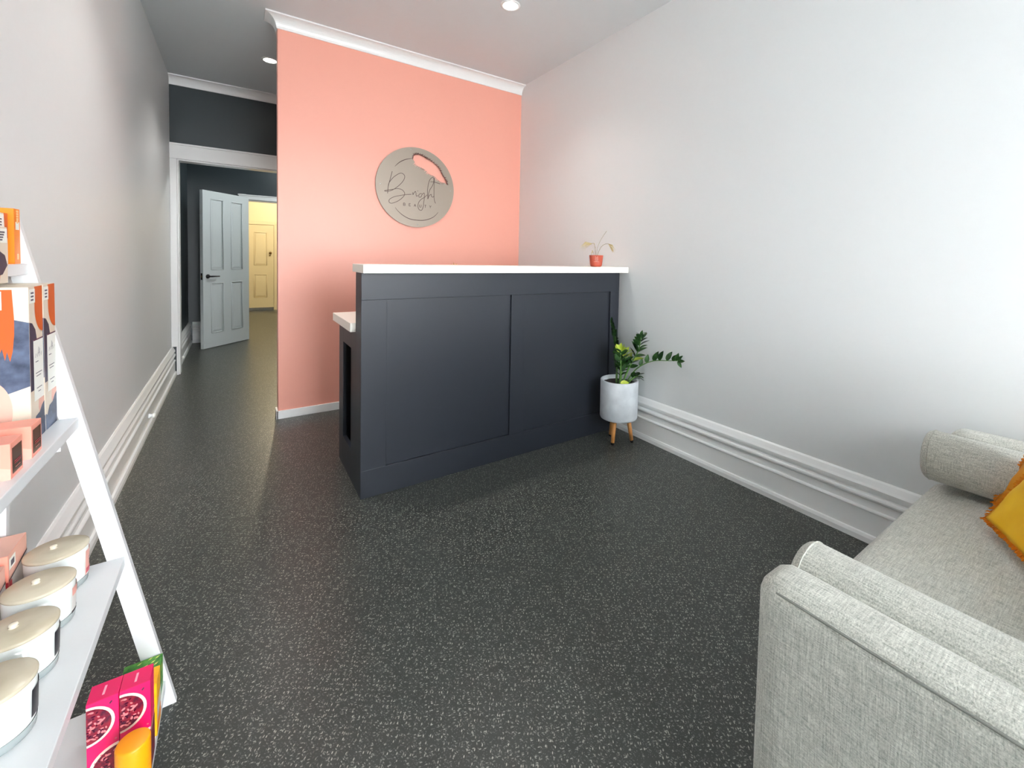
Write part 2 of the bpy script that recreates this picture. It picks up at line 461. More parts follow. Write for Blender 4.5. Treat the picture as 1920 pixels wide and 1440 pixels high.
# casing of the second doorway
m = MB()
m.box(DX0-0.085, DX0, YH-0.02, YH, 0, DZ+0.07, 'trim', bev=0.003)
m.box(DX0-0.085, DX1+0.085, YH-0.022, YH, DZ, DZ+0.065, 'trim', bev=0.003)
m.box(DX0-0.095, DX1+0.095, YH-0.032, YH, DZ+0.052, DZ+0.066, 'trim', bev=0.003)
m.box(DX1, DX1+0.085, YH-0.02, YH, 0, DZ, 'trim', bev=0.003)
m.box(DX0, DX0+0.015, YH, YH2, 0, DZ, 'trim'); m.box(DX1-0.015, DX1, YH, YH2, 0, DZ, 'trim'); m.box(DX0, DX1, YH, YH2, DZ-0.015, DZ, 'trim')
struct(m.build('trim_4'))

def panel_door(m, w, t, h, key, zr, xs, z0=0.006):
    """door leaf in local x (0..w), y (thickness), z with raised-and-fielded panels on both faces"""
    rails = [z0, zr[0][0], zr[0][1], zr[1][0], zr[1][1], h]
    core = 0.012
    m.box(0, w, core, t-core, z0, h, key)
    for y0, y1 in ((0, core), (t-core, t)):
        for a, b in ((rails[0], rails[1]), (rails[2], rails[3]), (rails[4], rails[5])):
            m.box(0, w, y0, y1, a, b, key)
        for a, b in zr:
            for x0, x1 in ((0, xs[0][0]), (xs[0][1], xs[1][0]), (xs[1][1], w)):
                m.box(x0, x1, y0, y1, a, b, key)
    for a, b in zr:
        for x0, x1 in xs:
            for s in (0, 1):                             # fielded panel: bevelled pyramid top
                yo, yi = (core, 0.003) if s == 0 else (t-core, t-0.003)
                e, g = 0.006, 0.034
                V = [(x0+e, yo, a+e), (x1-e, yo, a+e), (x1-e, yo, b-e), (x0+e, yo, b-e), (x0+g, yi, a+g), (x1-g, yi, a+g), (x1-g, yi, b-g), (x0+g, yi, b-g)]
                m.add(V, [[4, 5, 6, 7], [0, 1, 5, 4], [1, 2, 6, 5], [2, 3, 7, 6], [3, 0, 4, 7]], key)
                # moulding bead round the panel
                ym = 0.001 if s == 0 else t-0.001
                loop = [(x0, ym, a), (x1, ym, a), (x1, ym, b), (x0, ym, b), (x0, ym, a)]
                for q in range(4): m.tube([loop[q], loop[q+1]], 0.006, key, n=6)

# open white door leaf: hinge at the second doorway's left jamb
hx, hy = 0.113, 7.205
fx, fy = -0.352, 6.69
wid = math.hypot(fx-hx, fy-hy)
d1 = sempty('door_1', (hx, hy, 0))
d1.rotation_euler = (0, 0, math.atan2(fy-hy, fx-hx))
m = MB(); panel_door(m, wid, 0.04, 1.925, 'door', ((0.185, 0.80), (0.965, 1.83)), ((0.11, wid/2-0.06), (wid/2+0.06, wid-0.11)))
lf = m.build('door_leaf'); lf.parent = d1
def lever(side):
    m = MB(); y = 0.04 if side else 0.0; s = 1 if side else -1
    m.lathe([(0.026, 0), (0.026, 0.008), (0.022, 0.010), (0.010, 0.011), (0.010, 0.045), (0.009, 0.048)], (wid-0.062, y, 0.885), 'black', n=24, ax=(0, s, 0))
    m.tube([(wid-0.062, y+s*0.042, 0.885), (wid-0.10, y+s*0.044, 0.885), (wid-0.185, y+s*0.043, 0.884)], [0.0095, 0.009, 0.0075], 'black')
    o = m.build('door_handle'); o.parent = lf
lever(0); lever(1)
m = MB(); m.box(wid-0.0005, wid+0.002, 0.010, 0.030, 0.845, 0.925, 'black'); m.box(wid+0.002, wid+0.008, 0.015, 0.025, 0.875, 0.895, 'brass')
o = m.build('latch_plate'); o.parent = lf

# far yellow door in the end wall, with its casing
d2 = sempty('door_2', (0.24, YE, 0))
lx, rx, top = -0.16, 0.638, 1.755
m = MB(); panel_door(m, rx-lx, 0.04, top, 'ydoor', ((0.27, 0.74), (0.93, 1.60)), ((0.12, 0.34), (0.46, 0.68)), z0=0.035)
o = m.build('door_leaf'); o.parent = d2; o.location = (lx-0.24, -0.045, 0)
lf2 = o
m = MB(); m.lathe([(0.02, 0), (0.02, 0.006), (0.008, 0.008), (0.008, 0.03), (0.024, 0.036), (0.027, 0.05), (0.018, 0.062), (0, 0.066)], (rx-lx-0.058, 0, 1.185), 'brass', n=20, ax=(0, -1, 0))
m.lathe([(0.012, 0), (0.012, 0.005), (0, 0.006)], (rx-lx-0.066, 0, 1.13), 'brass', n=16, ax=(0, -1, 0))
o = m.build('door_knob'); o.parent = lf2
m = MB(); m.box(0, rx-lx, -0.005, 0, 0.006, 0.062, 'chrome', bev=0.001)  # bright strip stands in for light showing under the door
o = m.build('light_gap_strip'); o.parent = lf2
m = MB()
m.box(lx-0.085, lx-0.004, YE-0.05, YE, 0, top+0.006, 'ydoor', bev=0.004); m.box(rx+0.004, rx+0.085, YE-0.05, YE, 0, top+0.006, 'ydoor', bev=0.004)
m.box(lx-0.085, rx+0.085, YE-0.05, YE, top+0.006, top+0.085, 'ydoor', bev=0.004)
struct(m.build('trim_5'))

# door stops on the left skirting
def door_stop(y, label):
    e = empty('door_stop', (XL+0.026, y, 0.084), label, 'door stop', 'door stops on the left skirting')
    MB().lathe([(0.016, -0.004), (0.016, 0.004), (0.012, 0.007), (0.011, 0.014), (0.012, 0.018)], (XL+0.028, y, 0.084), 'trim', n=20, ax=(1, 0, 0)).build('stem', e)
    MB().lathe([(0.014, 0.017), (0.015, 0.020), (0.015, 0.028), (0.012, 0.032), (0, 0.033)], (XL+0.028, y, 0.084), 'white', n=20, ax=(1, 0, 0)).build('bumper', e)
door_stop(3.86, 'small white door stop on the left skirting between shelf and doorway')
door_stop(5.85, 'small white door stop on the hall skirting just past the wide cased opening')

# ceiling downlights
def downlight(x, y, label, k=1.0):
    e = empty('downlight', (x, y, H), label, 'ceiling light', 'ceiling downlights')
    MB().lathe([(0.064, 0.0), (0.064, -0.004), (0.058, -0.007), (0.047, -0.006), (0.047, 0.0)], (x, y, H), 'trim', n=36, cap=False).build('trim_ring', e)
    MB().lathe([(0.0468, -0.001), (0.0468, -0.004), (0, -0.005)], (x, y, H), 'lamp', n=36, cap=False).build('diffuser', e)
    ld = bpy.data.lights.new('downlight_bulb', 'SPOT'); ld.energy = DOWN_W*k; ld.spot_size = math.radians(118); ld.spot_blend = 0.8
    ld.color = (1, 0.98, 0.94); ld.shadow_soft_size = 0.045
    lo = bpy.data.objects.new('downlight_bulb', ld); C.objects.link(lo); lo.location = (0, 0, -0.012); lo.parent = e
DOWN_W = 26
downlight(0.243, 4.46, 'round white ceiling downlight beside the free end of the salmon partition', 2.2)
downlight(1.455, 2.515, 'round white ceiling downlight over the reception desk, at the top edge of the photo')

downlight(0.243, 2.515, 'added ceiling downlight over the walkway, unseen, brightening the left wall and floor', 1.9)  # extra lamp added out of view to lift the left wall and walkway

# ------------------------------------------------------------------ sign on the salmon wall
SC = (1.2215, 1.7525); SR = 0.3265
SG = {
    'B1': [(-0.1995, 0.1075), (-0.2075, 0.0715), (-0.2185, 0.0295), (-0.2275, -0.0065), (-0.2315, -0.0365), (-0.2335, -0.0715)],
    'B2': [(-0.2315, -0.0485), (-0.2275, -0.0005), (-0.2125, 0.0305), (-0.1875, 0.0625), (-0.1575, 0.0875), (-0.1345, 0.1005), (-0.1135, 0.0985), (-0.0995, 0.0825), (-0.1015, 0.0615), (-0.1155, 0.0355), (-0.1395, 0.0065), (-0.1685, -0.0205), (-0.1975, -0.0415), (-0.2265, -0.0535), (-0.2555, -0.0555), (-0.2495, -0.0495), (-0.1975, -0.0365), (-0.1565, -0.0255), (-0.1215, -0.0305), (-0.1015, -0.0495), (-0.0995, -0.0705), (-0.1175, -0.0955), (-0.1445, -0.1195), (-0.1735, -0.1365), (-0.2025, -0.1475), (-0.2205, -0.1415), (-0.2215, -0.1235), (-0.2065, -0.1075), (-0.1745, -0.0905), (-0.1325, -0.0785), (-0.0905, -0.0675), (-0.0425, -0.0595)],
    'r': [(-0.0325, -0.0425), (-0.0305, -0.0615), (-0.0215, -0.0455), (-0.0105, -0.0325), (-0.0065, -0.0425)],
    'i': [(-0.0045, -0.0425), (-0.0045, -0.0605), (0.0005, -0.0715), (0.0115, -0.0635)],
    'dot': [(0.0085, -0.0245), (0.0105, -0.0295)],
    'g': [(0.0445, -0.0465), (0.0285, -0.0475), (0.0175, -0.0645), (0.0235, -0.0775), (0.0385, -0.0715), (0.0475, -0.0515), (0.0645, -0.0395), (0.0655, -0.0775), (0.0605, -0.1215), (0.0555, -0.1585), (0.0425, -0.1835), (0.0235, -0.1795), (0.0125, -0.1565), (0.0165, -0.1255), (0.0355, -0.0965), (0.0695, -0.0715), (0.0885, -0.0505)],
    'h': [(0.0955, -0.0725), (0.0925, -0.0255), (0.0955, 0.0175), (0.1075, 0.0685), (0.1255, 0.0945), (0.1415, 0.0985), (0.1465, 0.0735), (0.1365, 0.0345), (0.1105, -0.0115), (0.0975, -0.0625), (0.0955, -0.0845), (0.1085, -0.0555), (0.1245, -0.0435), (0.1275, -0.0595), (0.1395, -0.0655), (0.1505, -0.0535)],
    't': [(0.1505, 0.0985), (0.1495, 0.0365), (0.1495, -0.0255), (0.1505, -0.0695), (0.1565, -0.1005), (0.1645, -0.1155)],
    'tc': [(0.1165, 0.0605), (0.1455, 0.0635), (0.1715, 0.0595), (0.2015, 0.0535)],
    'at': [(-0.1785, 0.1495), (-0.1415, 0.1875), (-0.0935, 0.2165), (-0.0335, 0.2355)],
    'ab': [(-0.1735, -0.1785), (-0.1495, -0.2065), (-0.1075, -0.2385), (-0.0525, -0.2625), (0.0095, -0.2685), (0.0725, -0.2635), (0.1295, -0.2425), (0.1655, -0.2155), (0.1875, -0.1885)],
    'ftop': [(-0.0335, 0.2295), (-0.0215, 0.2615), (-0.0025, 0.2705), (0.0345, 0.2705), (0.0725, 0.2545), (0.1175, 0.2365), (0.1695, 0.2035), (0.1965, 0.1735), (0.2235, 0.1265), (0.2545, 0.0865), (0.2645, 0.0525)],
    'fbot': [(0.2375, 0.0685), (0.1975, 0.0795), (0.1575, 0.1125), (0.1125, 0.1245), (0.0735, 0.1565), (0.0415, 0.1705), (0.0045, 0.1835), (-0.0175, 0.2045)]}
SCREWS = [(-0.2895, -0.0025), (0.2955, 0.0025), (0.0095, -0.3035), (-0.0495, 0.3035)]
BEAUTY = [(-0.1005, -0.1465), (-0.0555, -0.1465), (-0.0125, -0.1475), (0.0325, -0.1485), (0.0755, -0.1490), (0.1185, -0.1490)]
sign_y = YP-0.018                                        # front face of the disc
sg = empty('wall_sign', (SC[0], sign_y, SC[1]), 'round champagne metal sign with cut-out feather and script on the salmon wall', 'sign')
rng = random.Random(3)
def jag(line, out, amp):
    """feathered edge: barbs leaning outward along a smooth line"""
    pts = smooth_line([(p[0], p[1], 0) for p in line], 5); res = []
    for i, p in enumerate(pts):
        res.append((p.x, p.y))
        if i < len(pts)-1:
            q = pts[i+1]; d = (q-p); nn = Vector((-d.y, d.x, 0)).normalized()*out
            t = p+d*0.75+nn*amp*(0.5+rng.random())
            res.append((t.x, t.y))
    return res
fe = jag(SG['ftop'], 1, 0.012)+jag(SG['fbot'], 1, 0.017)
cu = bpy.data.curves.new('disc_outline', 'CURVE'); cu.dimensions = '2D'; cu.fill_mode = 'BOTH'; cu.extrude = 0.004
for pts in ([(SR*math.cos(2*PI*k/128), SR*math.sin(2*PI*k/128)) for k in range(128)], fe):
    sp = cu.splines.new('POLY'); sp.points.add(len(pts)-1); sp.use_cyclic_u = True
    for p, q in zip(sp.points, pts): p.co = (q[0], q[1], 0, 1)
tmp = bpy.data.objects.new('disc_outline', cu); C.objects.link(tmp)
bpy.context.view_layer.update()
dme = bpy.data.meshes.new_from_object(tmp.evaluated_get(bpy.context.evaluated_depsgraph_get()))
bpy.data.objects.remove(tmp)
dme.name = 'disc'; dme.materials.clear(); dme.materials.append(M['disc'])
disc = bpy.data.objects.new('disc', dme); C.objects.link(disc); disc.parent = sg
disc.rotation_euler = (PI/2, 0, 0); disc.location = (0, 0.004, 0)
def ribbon(m, pts, w, key, y=-0.0006, th=0.0012, sub=6, taper=False):
    P = smooth_line([(p[0], 0, p[1]) for p in pts], sub); L = []; R = []
    for i, p in enumerate(P):
        d = (P[min(i+1, len(P)-1)]-P[max(i-1, 0)]).normalized(); nn = Vector((-d.z, 0, d.x))
        ww = w*(0.35+0.65*math.sin(PI*i/(len(P)-1))) if taper else w
        L.append(p+nn*ww/2); R.append(p-nn*ww/2)
    o = Vector((SC[0], sign_y, SC[1])); n = len(P)
    vs = [o+q+Vector((0, y, 0)) for q in L]+[o+q+Vector((0, y, 0)) for q in R]+[o+q+Vector((0, 0.0008, 0)) for q in L]+[o+q+Vector((0, 0.0008, 0)) for q in R]
    fs = []
    for i in range(n-1):
        fs += [[i, i+1, n+i+1, n+i], [i, 2*n+i, 2*n+i+1, i+1], [n+i, n+i+1, 3*n+i+1, 3*n+i]]
    m.add(vs, fs, key)
m = MB()
for k in ('B1', 'B2', 'r', 'i', 'dot', 'g', 'h', 't', 'tc'): ribbon(m, SG[k], 0.0042 if k != 'dot' else 0.005, 'ink')
m.build('script_lettering', sg)
GL = {'B': [[(-.4, .5), (-.4, -.5)], [(-.4, .5), (.15, .5), (.32, .28), (.15, .04), (-.4, .03)], [(-.4, .03), (.2, .03), (.4, -.22), (.2, -.5), (-.4, -.5)]],
      'E': [[(-.35, .5), (-.35, -.5)], [(-.35, .5), (.35, .5)], [(-.35, 0), (.25, 0)], [(-.35, -.5), (.35, -.5)]],
      'A': [[(-.42, -.5), (0, .5)], [(0, .5), (.42, -.5)], [(-.25, -.12), (.25, -.12)]],
      'U': [[(-.38, .5), (-.38, -.2), (-.2, -.47), (0, -.5), (.2, -.47), (.38, -.2), (.38, .5)]],
      'T': [[(-.42, .5), (.42, .5)], [(0, .5), (0, -.5)]],
      'Y': [[(-.42, .5), (0, .02)], [(.42, .5), (0, .02)], [(0, .02), (0, -.5)]]}
for ch, (cx, cz) in zip('BEAUTY', BEAUTY):
    m = MB()
    for st in GL[ch]: ribbon(m, [(cx+a*0.019, cz+b*0.021) for a, b in st], 0.0034, 'ink', sub=1 if len(st) == 2 else 3)
    m.build('capital_letter', sg)
for k in ('at', 'ab'):
    m = MB(); ribbon(m, SG[k], 0.006, 'ink', taper=True); m.build('arc_line', sg)
m = MB()                                                 # dark lash barbs along the feather's upper rim
pts = smooth_line([(p[0], p[1], 0) for p in SG['ftop']], 6)
for i in range(0, len(pts)-2):
    p, q = pts[i], pts[i+1]; d = (q-p).normalized(); nn = Vector((-d.y, d.x, 0))
    a = p-d*0.006-nn*0.001; b = p+nn*0.012*(0.7+0.9*rng.random())+d*0.009*rng.uniform(-.6, 1.6)
    ribbon(m, [(a.x, a.y), ((a.x+b.x)/2+d.x*0.004, (a.y+b.y)/2+d.y*0.004), (b.x, b.y)], 0.0042, 'lash', sub=3, taper=True)
m.build('lash_barbs', sg)
for x, z in SCREWS:
    MB().lathe([(0.0045, 0.014), (0.0045, -0.0015), (0.002, -0.003), (0, -0.003)], (SC[0]+x, sign_y, SC[1]+z), 'chrome', n=14, ax=(0, 1, 0)).build('standoff_screw', sg)

# ------------------------------------------------------------------ reception desk
CX0, CX1 = 0.485, 2.190; CY = 2.2
dk = empty('reception_desk', ((CX0+CX1)/2, CY, 0), 'charcoal two-level reception desk with recessed panels and white tops', 'reception desk')
MB().box(CX0+0.002, CX1-0.002, CY+0.014, CY+0.125, 0, 1.10, 'desk').build('front_panel', dk)
m = MB()
fy0, fy1 = CY, CY+0.014
m.box(CX0, CX1, fy0, fy1, 0.970, 1.10, 'desk', bev=0.0012)
m.box(CX0, CX1, fy0, fy1, 0.0, 0.137, 'desk', bev=0.0012)
for x0, x1 in ((CX0, 0.605), (1.316, 1.412), (2.110, CX1)): m.box(x0, x1, fy0, fy1, 0.137, 0.970, 'desk', bev=0.0012)
m.build('face_frame', dk)
# end panel facing the corridor, with its deep recess
m = MB()
ey0, ey1 = CY+0.125, 2.745
m.box(CX0+0.002, CX0+0.022, ey0, ey0+0.10, 0, 0.80, 'desk', bev=0.001); m.box(CX0+0.002, CX0+0.022, ey1-0.11, ey1, 0, 0.80, 'desk', bev=0.001)
m.box(CX0+0.002, CX0+0.022, ey0+0.10, ey1-0.11, 0, 0.165, 'desk', bev=0.001); m.box(CX0+0.002, CX0+0.022, ey0+0.10, ey1-0.11, 0.70, 0.80, 'desk', bev=0.001)
m.box(CX0+0.060, CX0+0.075, ey0, ey1, 0, 0.80, 'deskin')
m.box(CX0+0.022, CX0+0.060, ey0, ey0+0.02, 0, 0.80, 'deskin'); m.box(CX0+0.022, CX0+0.060, ey1-0.02, ey1, 0, 0.80, 'deskin')
m.build('end_panel', dk)
MB().box(CX1-0.03, CX1-0.002, ey0, ey1, 0, 0.80, 'desk').build('end_panel', dk)
MB().box(CX0-0.002, 2.231, CY-0.045, CY+0.185, 1.10, 1.14, 'bench', bev=0.002).build('upper_benchtop', dk)
MB().box(CX0-0.024, 2.194, ey0, 2.80, 0.80, 0.845, 'bench', bev=0.002).build('lower_worktop', dk)

# pens in a cup on the lower worktop (tips just clear the upper top)
PX, PY = 1.045, 2.415
cup = empty('pen_cup', (PX, PY, 0.845), 'cup behind the tall front of the reception desk holding gold pens', 'pen cup')
MB().lathe([(0.030, 0), (0.036, 0.10), (0.033, 0.10), (0.028, 0.006), (0, 0.006)], (PX, PY, 0.845), 'terra', n=28).build('cup_body', cup)
for dx, dz, lab in ((-0.016, 0.300, 'leftmost'), (0.0, 0.307, 'middle'), (0.016, 0.302, 'rightmost')):
    e = tag(MB().tube([(PX+dx*0.5, PY, 0.853), (PX+dx, PY, 0.845+dz-0.03), (PX+dx, PY, 0.845+dz)], [0.0035, 0.0035, 0.0015], 'gold', n=10).build('pen', loc=(PX+dx*0.5, PY, 0.853)),
            lab+' of the three gold pen tips showing above the white desk top', 'pen', 'gold pens behind the desk')

# ------------------------------------------------------------------ little terracotta pot with dry palm sprigs
QX, QY, QZ = 1.999, 2.235, 1.14
pp = empty('potted_palm', (QX, QY, QZ), 'small terracotta pot of dry palm sprigs on the white desk top', 'potted plant')
m = MB(); m.lathe([(0.030, 0), (0.038, 0.004), (0.041, 0.016), (0.0475, 0.078), (0.0445, 0.078), (0.040, 0.062), (0, 0.062)], (QX, QY, QZ), 'terra', n=40)
m.build('pot', pp)
m = MB()
for k in range(4):                                       # white chevrons painted on the front
    z = QZ+0.046+k*0.0075; s = 0.012-0.001*k
    c = Vector((QX-0.012, QY, 0)); dirn = Vector((-0.62, -0.78, 0)); sd = Vector((0.78, -0.62, 0))
    for sg2 in (-1, 1):
        pts = []
        for t in (0, 0.5, 1):
            off = sd*sg2*t*s; r = 0.0440+(z+t*0.012-QZ-0.046)*0.11
            base = Vector((QX, QY, 0))+dirn*math.sqrt(max(r*r-(t*s)**2, 0))+off
            pts.append((base.x, base.y, z-0.010+t*0.012))
        m.tube(pts, 0.0009, 'potline', n=5)
pts = []
for k in range(7):
    t = -1+k/3; s = 0.018*t; r = 0.0434; base = Vector((QX, QY, 0))+Vector((-0.62, -0.78, 0))*math.sqrt(r*r-s*s)+Vector((0.78, -0.62, 0))*s
    pts.append((base.x, base.y, QZ+0.034))
m.tube(pts, 0.0009, 'potline', n=5)
m.build('chevron_print', pp)
MB().lathe([(0.0, 0.0), (0.041, -0.001)], (QX, QY, QZ+0.066), 'soil', n=24, cap=False).build('soil', pp)
def sprig(pts, rs, fans):
    m = MB(); m.tube(smooth_line([(QX+a, QY+b, QZ+c) for a, b, c in pts], 5), rs, 'drystem', n=6)
    o = m.build('stem', pp)
    if fans:
        m = MB()
        for base, d, L, spread, n in fans:
            b = Vector((QX+base[0], QY+base[1], QZ+base[2])); d = Vector(d).normalized()
            side = d.cross(Vector((0.6, -0.8, 0))).normalized()
            for k in range(n):
                t = -1+2*k/max(n-1, 1)
                e = (d+side*t*spread).normalized()
                tip = b+e*L*(1-0.25*abs(t))+Vector((0, 0, -0.012*abs(t)-0.006))
                mid = b+e*L*0.55+Vector((0, 0, 0.004)); wv = e.cross(Vector((0.6, -0.8, 0))).normalized()*0.0022
                m.add([b-wv*0.5, b+wv*0.5, mid+wv, tip, mid-wv], [[0, 1, 2, 3, 4]], 'straw')
        f = m.build('fronds', pp); f.parent = o; f.matrix_parent_inverse = Matrix(); f.location = (0, 0, 0)
sprig([(0.002, 0, 0.06), (0.006, -0.004, 0.13), (0.030, -0.014, 0.19), (0.064, -0.028, 0.245)], 0.0011, None)
sprig([(-0.004, 0, 0.06), (-0.010, -0.002, 0.10), (-0.018, -0.004, 0.135), (-0.030, -0.004, 0.158), (-0.052, 0.0, 0.150)], 0.0014,
      [((-0.040, -0.002, 0.156), (-0.8, 0.45, -0.32), 0.098, 0.55, 11), ((-0.020, -0.004, 0.142), (-0.1, 0, 1), 0.030, 0.15, 3)])
sprig([(0.006, 0, 0.06), (0.014, -0.006, 0.10), (0.036, -0.016, 0.142), (0.070, -0.030, 0.158), (0.098, -0.044, 0.146)], 0.0014,
      [((0.076, -0.034, 0.158), (0.70, -0.36, -0.62), 0.075, 0.6, 10)])
sprig([(-0.012, 0, 0.06), (-0.022, 0.002, 0.09), (-0.032, 0.004, 0.108)], 0.0012, [((-0.030, 0.004, 0.106), (-0.35, 0.1, -0.9), 0.042, 0.35, 5), ((-0.026, 0.003, 0.10), (-0.4, 0.1, 0.6), 0.02, 0.4, 4)])
sprig([(0.0, 0.004, 0.06), (-0.004, 0.006, 0.10), (-0.006, 0.006, 0.135)], 0.0013, None)

# ------------------------------------------------------------------ planter with ZZ plant
ZX, ZY = 2.046, 2.030
zz = empty('potted_plant', (ZX, ZY, 0), 'glossy green plant in a pale grey pot on wooden legs beside the desk', 'potted plant')
m = MB(); m.lathe([(0.0, 0.155), (0.108, 0.155), (0.118, 0.160), (0.122, 0.170), (0.123, 0.405), (0.120, 0.409), (0.112, 0.409), (0.110, 0.405), (0.110, 0.375), (0, 0.375)], (ZX, ZY, 0), 'concrete', n=64, cap=False)
m.build('pot', zz)
m = MB(); bm = bmesh.new(); bmesh.ops.create_circle(bm, cap_ends=True, segments=40, radius=0.1095)
bmesh.ops.inset_region(bm, faces=bm.faces[:], thickness=0.03); bmesh.ops.inset_region(bm, faces=[f for f in bm.faces if len(f.verts) > 4], thickness=0.035)
for v in bm.verts: v.co = Vector((ZX+v.co.x, ZY+v.co.y, 0.384+random.uniform(-0.003, 0.003)))
m.bm_add(bm, 'soil'); m.build('soil', zz)
for lx_, ly_ in ((1.968, 1.998), (2.104, 1.962), (2.056, 2.110)):
    d = Vector((lx_-ZX, ly_-ZY, 0))
    a = Vector((ZX, ZY, 0.158))+d*0.72; b = Vector((ZX, ZY, 0.012))+d*1.0
    lg = MB().tube([a, b], [0.0150, 0.0115], 'oak', n=20).build('leg', zz)
    f = MB().tube([b+(a-b).normalized()*0.002, Vector((b.x, b.y, 0.0))+d*0.04], [0.0118, 0.0100], 'black', n=20).build('foot_cap', zz)
    f.parent = lg; f.location = (0, 0, 0)
def leaf(m, base, d, up, L, W, key):
    d = d.normalized(); s = d.cross(up).normalized(); nn = s.cross(d).normalized()
    rows = []
    for i in range(8):
        t = i/7; w = W*(math.sin(PI*min(t**0.8, 1))**0.8)*0.5 if 0 < t < 1 else 0.0004
        c = base+d*L*t+nn*(-0.10*L*t*t)
        rows.append((c-s*w+nn*w*0.35, c, c+s*w+nn*w*0.35))
    vs = [p for r in rows for p in r]; fs = []
    for i in range(7):
        for k in range(2): fs.append([i*3+k, i*3+k+1, (i+1)*3+k+1, (i+1)*3+k])
    m.add(vs, fs, key, True)
def zz_stem(pts, n, L, W, start=0.3, young=(), droop=0.0, side0=None, sides=(1, -1), rs=1.0):
    P = smooth_line(pts, 10); N = len(P)
    o = MB().tube(P, [rs*(0.0075-(0.0055*i/(N-1))) for i in range(N)], 'stemg', n=10).build('stem', zz)
    m = MB()
    for k in range(n):
        t = start+(1-start)*k/(n-1); i = min(int(t*(N-1)), N-2); p = P[i]; d = (P[i+1]-P[max(i-1, 0)]).normalized()
        ref = side0 or Vector((0.80, -0.56, 0.1)); sd = (ref-d*ref.dot(d)).normalized()
        sc = (0.75+0.45*math.sin(PI*min(1, (t-start)/(1-start)*0.8+0.15)))
        for s in (sides if k < n-1 else (1, -1, 0)):
            dd = d*0.75+sd*s*0.8+Vector((0, 0, 0.12-droop))+Vector([random.uniform(-.22, .22) for _ in range(3)])
            if s == 0: dd = d
            key = 'leafy' if k in young else 'leaf'
            up = (d.cross(sd)*1.0+Vector((-0.5, -0.6, 0.55))+Vector([random.uniform(-.5, .5) for _ in range(3)]))
            leaf(m, p, dd, up, L*sc*random.uniform(.9, 1.1), W*sc, key)
    f = m.build('leaves', zz); f.parent = o; f.location = (0, 0, 0)
z0 = 0.380
zz_stem([(ZX-0.012, ZY+0.015, z0), (ZX-0.006, ZY+0.02, 0.52), (ZX-0.010, ZY+0.025, 0.64), (ZX-0.046, ZY+0.03, 0.775)], 12, 0.062, 0.032, 0.26, side0=Vector((0.55, 0.75, 0.1)))
zz_stem([(ZX+0.012, ZY-0.015, z0), (ZX+0.045, ZY-0.04, 0.49), (ZX+0.088, ZY-0.075, 0.60), (ZX+0.096, ZY-0.09, 0.700)], 10, 0.060, 0.032, 0.34, young=(2,))
zz_stem([(ZX+0.025, ZY-0.03, z0), (ZX+0.055, ZY-0.09, 0.485), (ZX+0.085, ZY-0.19, 0.555), (ZX+0.110, ZY-0.31, 0.580), (ZX+0.116, ZY-0.37, 0.590)], 8, 0.058, 0.027, 0.34, side0=Vector((0.12, 0.1, 1.0)), sides=(1,), rs=0.62)
zz_stem([(ZX-0.005, ZY-0.012, z0), (ZX+0.0, ZY-0.02, 0.46), (ZX+0.018, ZY-0.03, 0.53), (ZX+0.030, ZY-0.035, 0.59)], 7, 0.054, 0.030, 0.35, young=(4, 5, 6))
zz_stem([(ZX-0.020, ZY-0.02, z0), (ZX-0.022, ZY-0.03, 0.47), (ZX-0.026, ZY-0.03, 0.56), (ZX-0.026, ZY-0.03, 0.61)], 8, 0.058, 0.034, 0.25, young=(6, 7))
zz_stem([(ZX+0.02, ZY-0.045, z0), (ZX+0.045, ZY-0.075, 0.425), (ZX+0.062, ZY-0.10, 0.445)], 3, 0.060, 0.040, 0.5, droop=0.25)
m = MB(); leaf(m, Vector((ZX-0.062, ZY-0.070, 0.408)), Vector((0.9, -0.42, 0.06)), Vector((-0.3, -0.7, 0.7)), 0.060, 0.032, 'leafy'); m.build('fallen_leaf', zz)

# ------------------------------------------------------------------ sofa (faces the desk, its left arm nearest the camera)
AX0, AX1, BX0, BX1 = 0.790, 0.898, 2.066, 2.176; SY0, SY1 = -0.46, 0.420
so = empty('sofa', ((AX0+BX1)/2, 0, 0), 'pale grey linen sofa with high flat arms facing the reception desk', 'sofa')
def arm(x0, x1):
    a = MB().rbox(x0, x1, SY0, SY1, 0.085, 0.606, 0.036, 'linen', n=14, bulge=(0.004, 0.0, 0.008)).build('arm', so)
    xs = x0+0.003
    for xs in (x0+0.004, x1-0.004):
        sx = 0.006 if xs < (x0+x1)/2 else -0.006
        pts = [(xs+1.6*sx, SY1-0.024, 0.572), (xs+sx, SY1-0.036, 0.584), (xs+0.3*sx, SY1-0.06, 0.590), (xs, 0.2, 0.591), (xs, 0.0, 0.592), (xs, SY0+0.05, 0.588)]
        p = MB().tube(smooth_line(pts, 5), 0.0022, 'piping', n=8).build('piping', so); p.parent = a; p.location = (0, 0, 0)
arm(AX0, AX1); arm(BX0, BX1)
MB().rbox(AX1+0.002, BX0-0.002, SY0+0.18, 0.447, 0.275, 0.425, 0.042, 'linen', n=14, bulge=(0, 0.006, 0.022)).build('seat_cushion', so)
MB().box(AX1-0.01, BX0+0.01, SY0+0.03, 0.39, 0.085, 0.275, 'linen', bev=0.01).build('seat_base', so)
MB().rbox(AX1+0.002, BX0-0.002, SY0, SY0+0.17, 0.10, 0.80, 0.05, 'linen', n=12, bulge=(0, 0.02, 0.015)).build('backrest', so)
for x in (AX0+0.05, BX1-0.05):
    for y in (SY0+0.06, SY1-0.06):
        MB().tube([(x, y, 0.10), (x, y, 0.0)], [0.022, 0.015], 'black', n=16).build('leg', so)

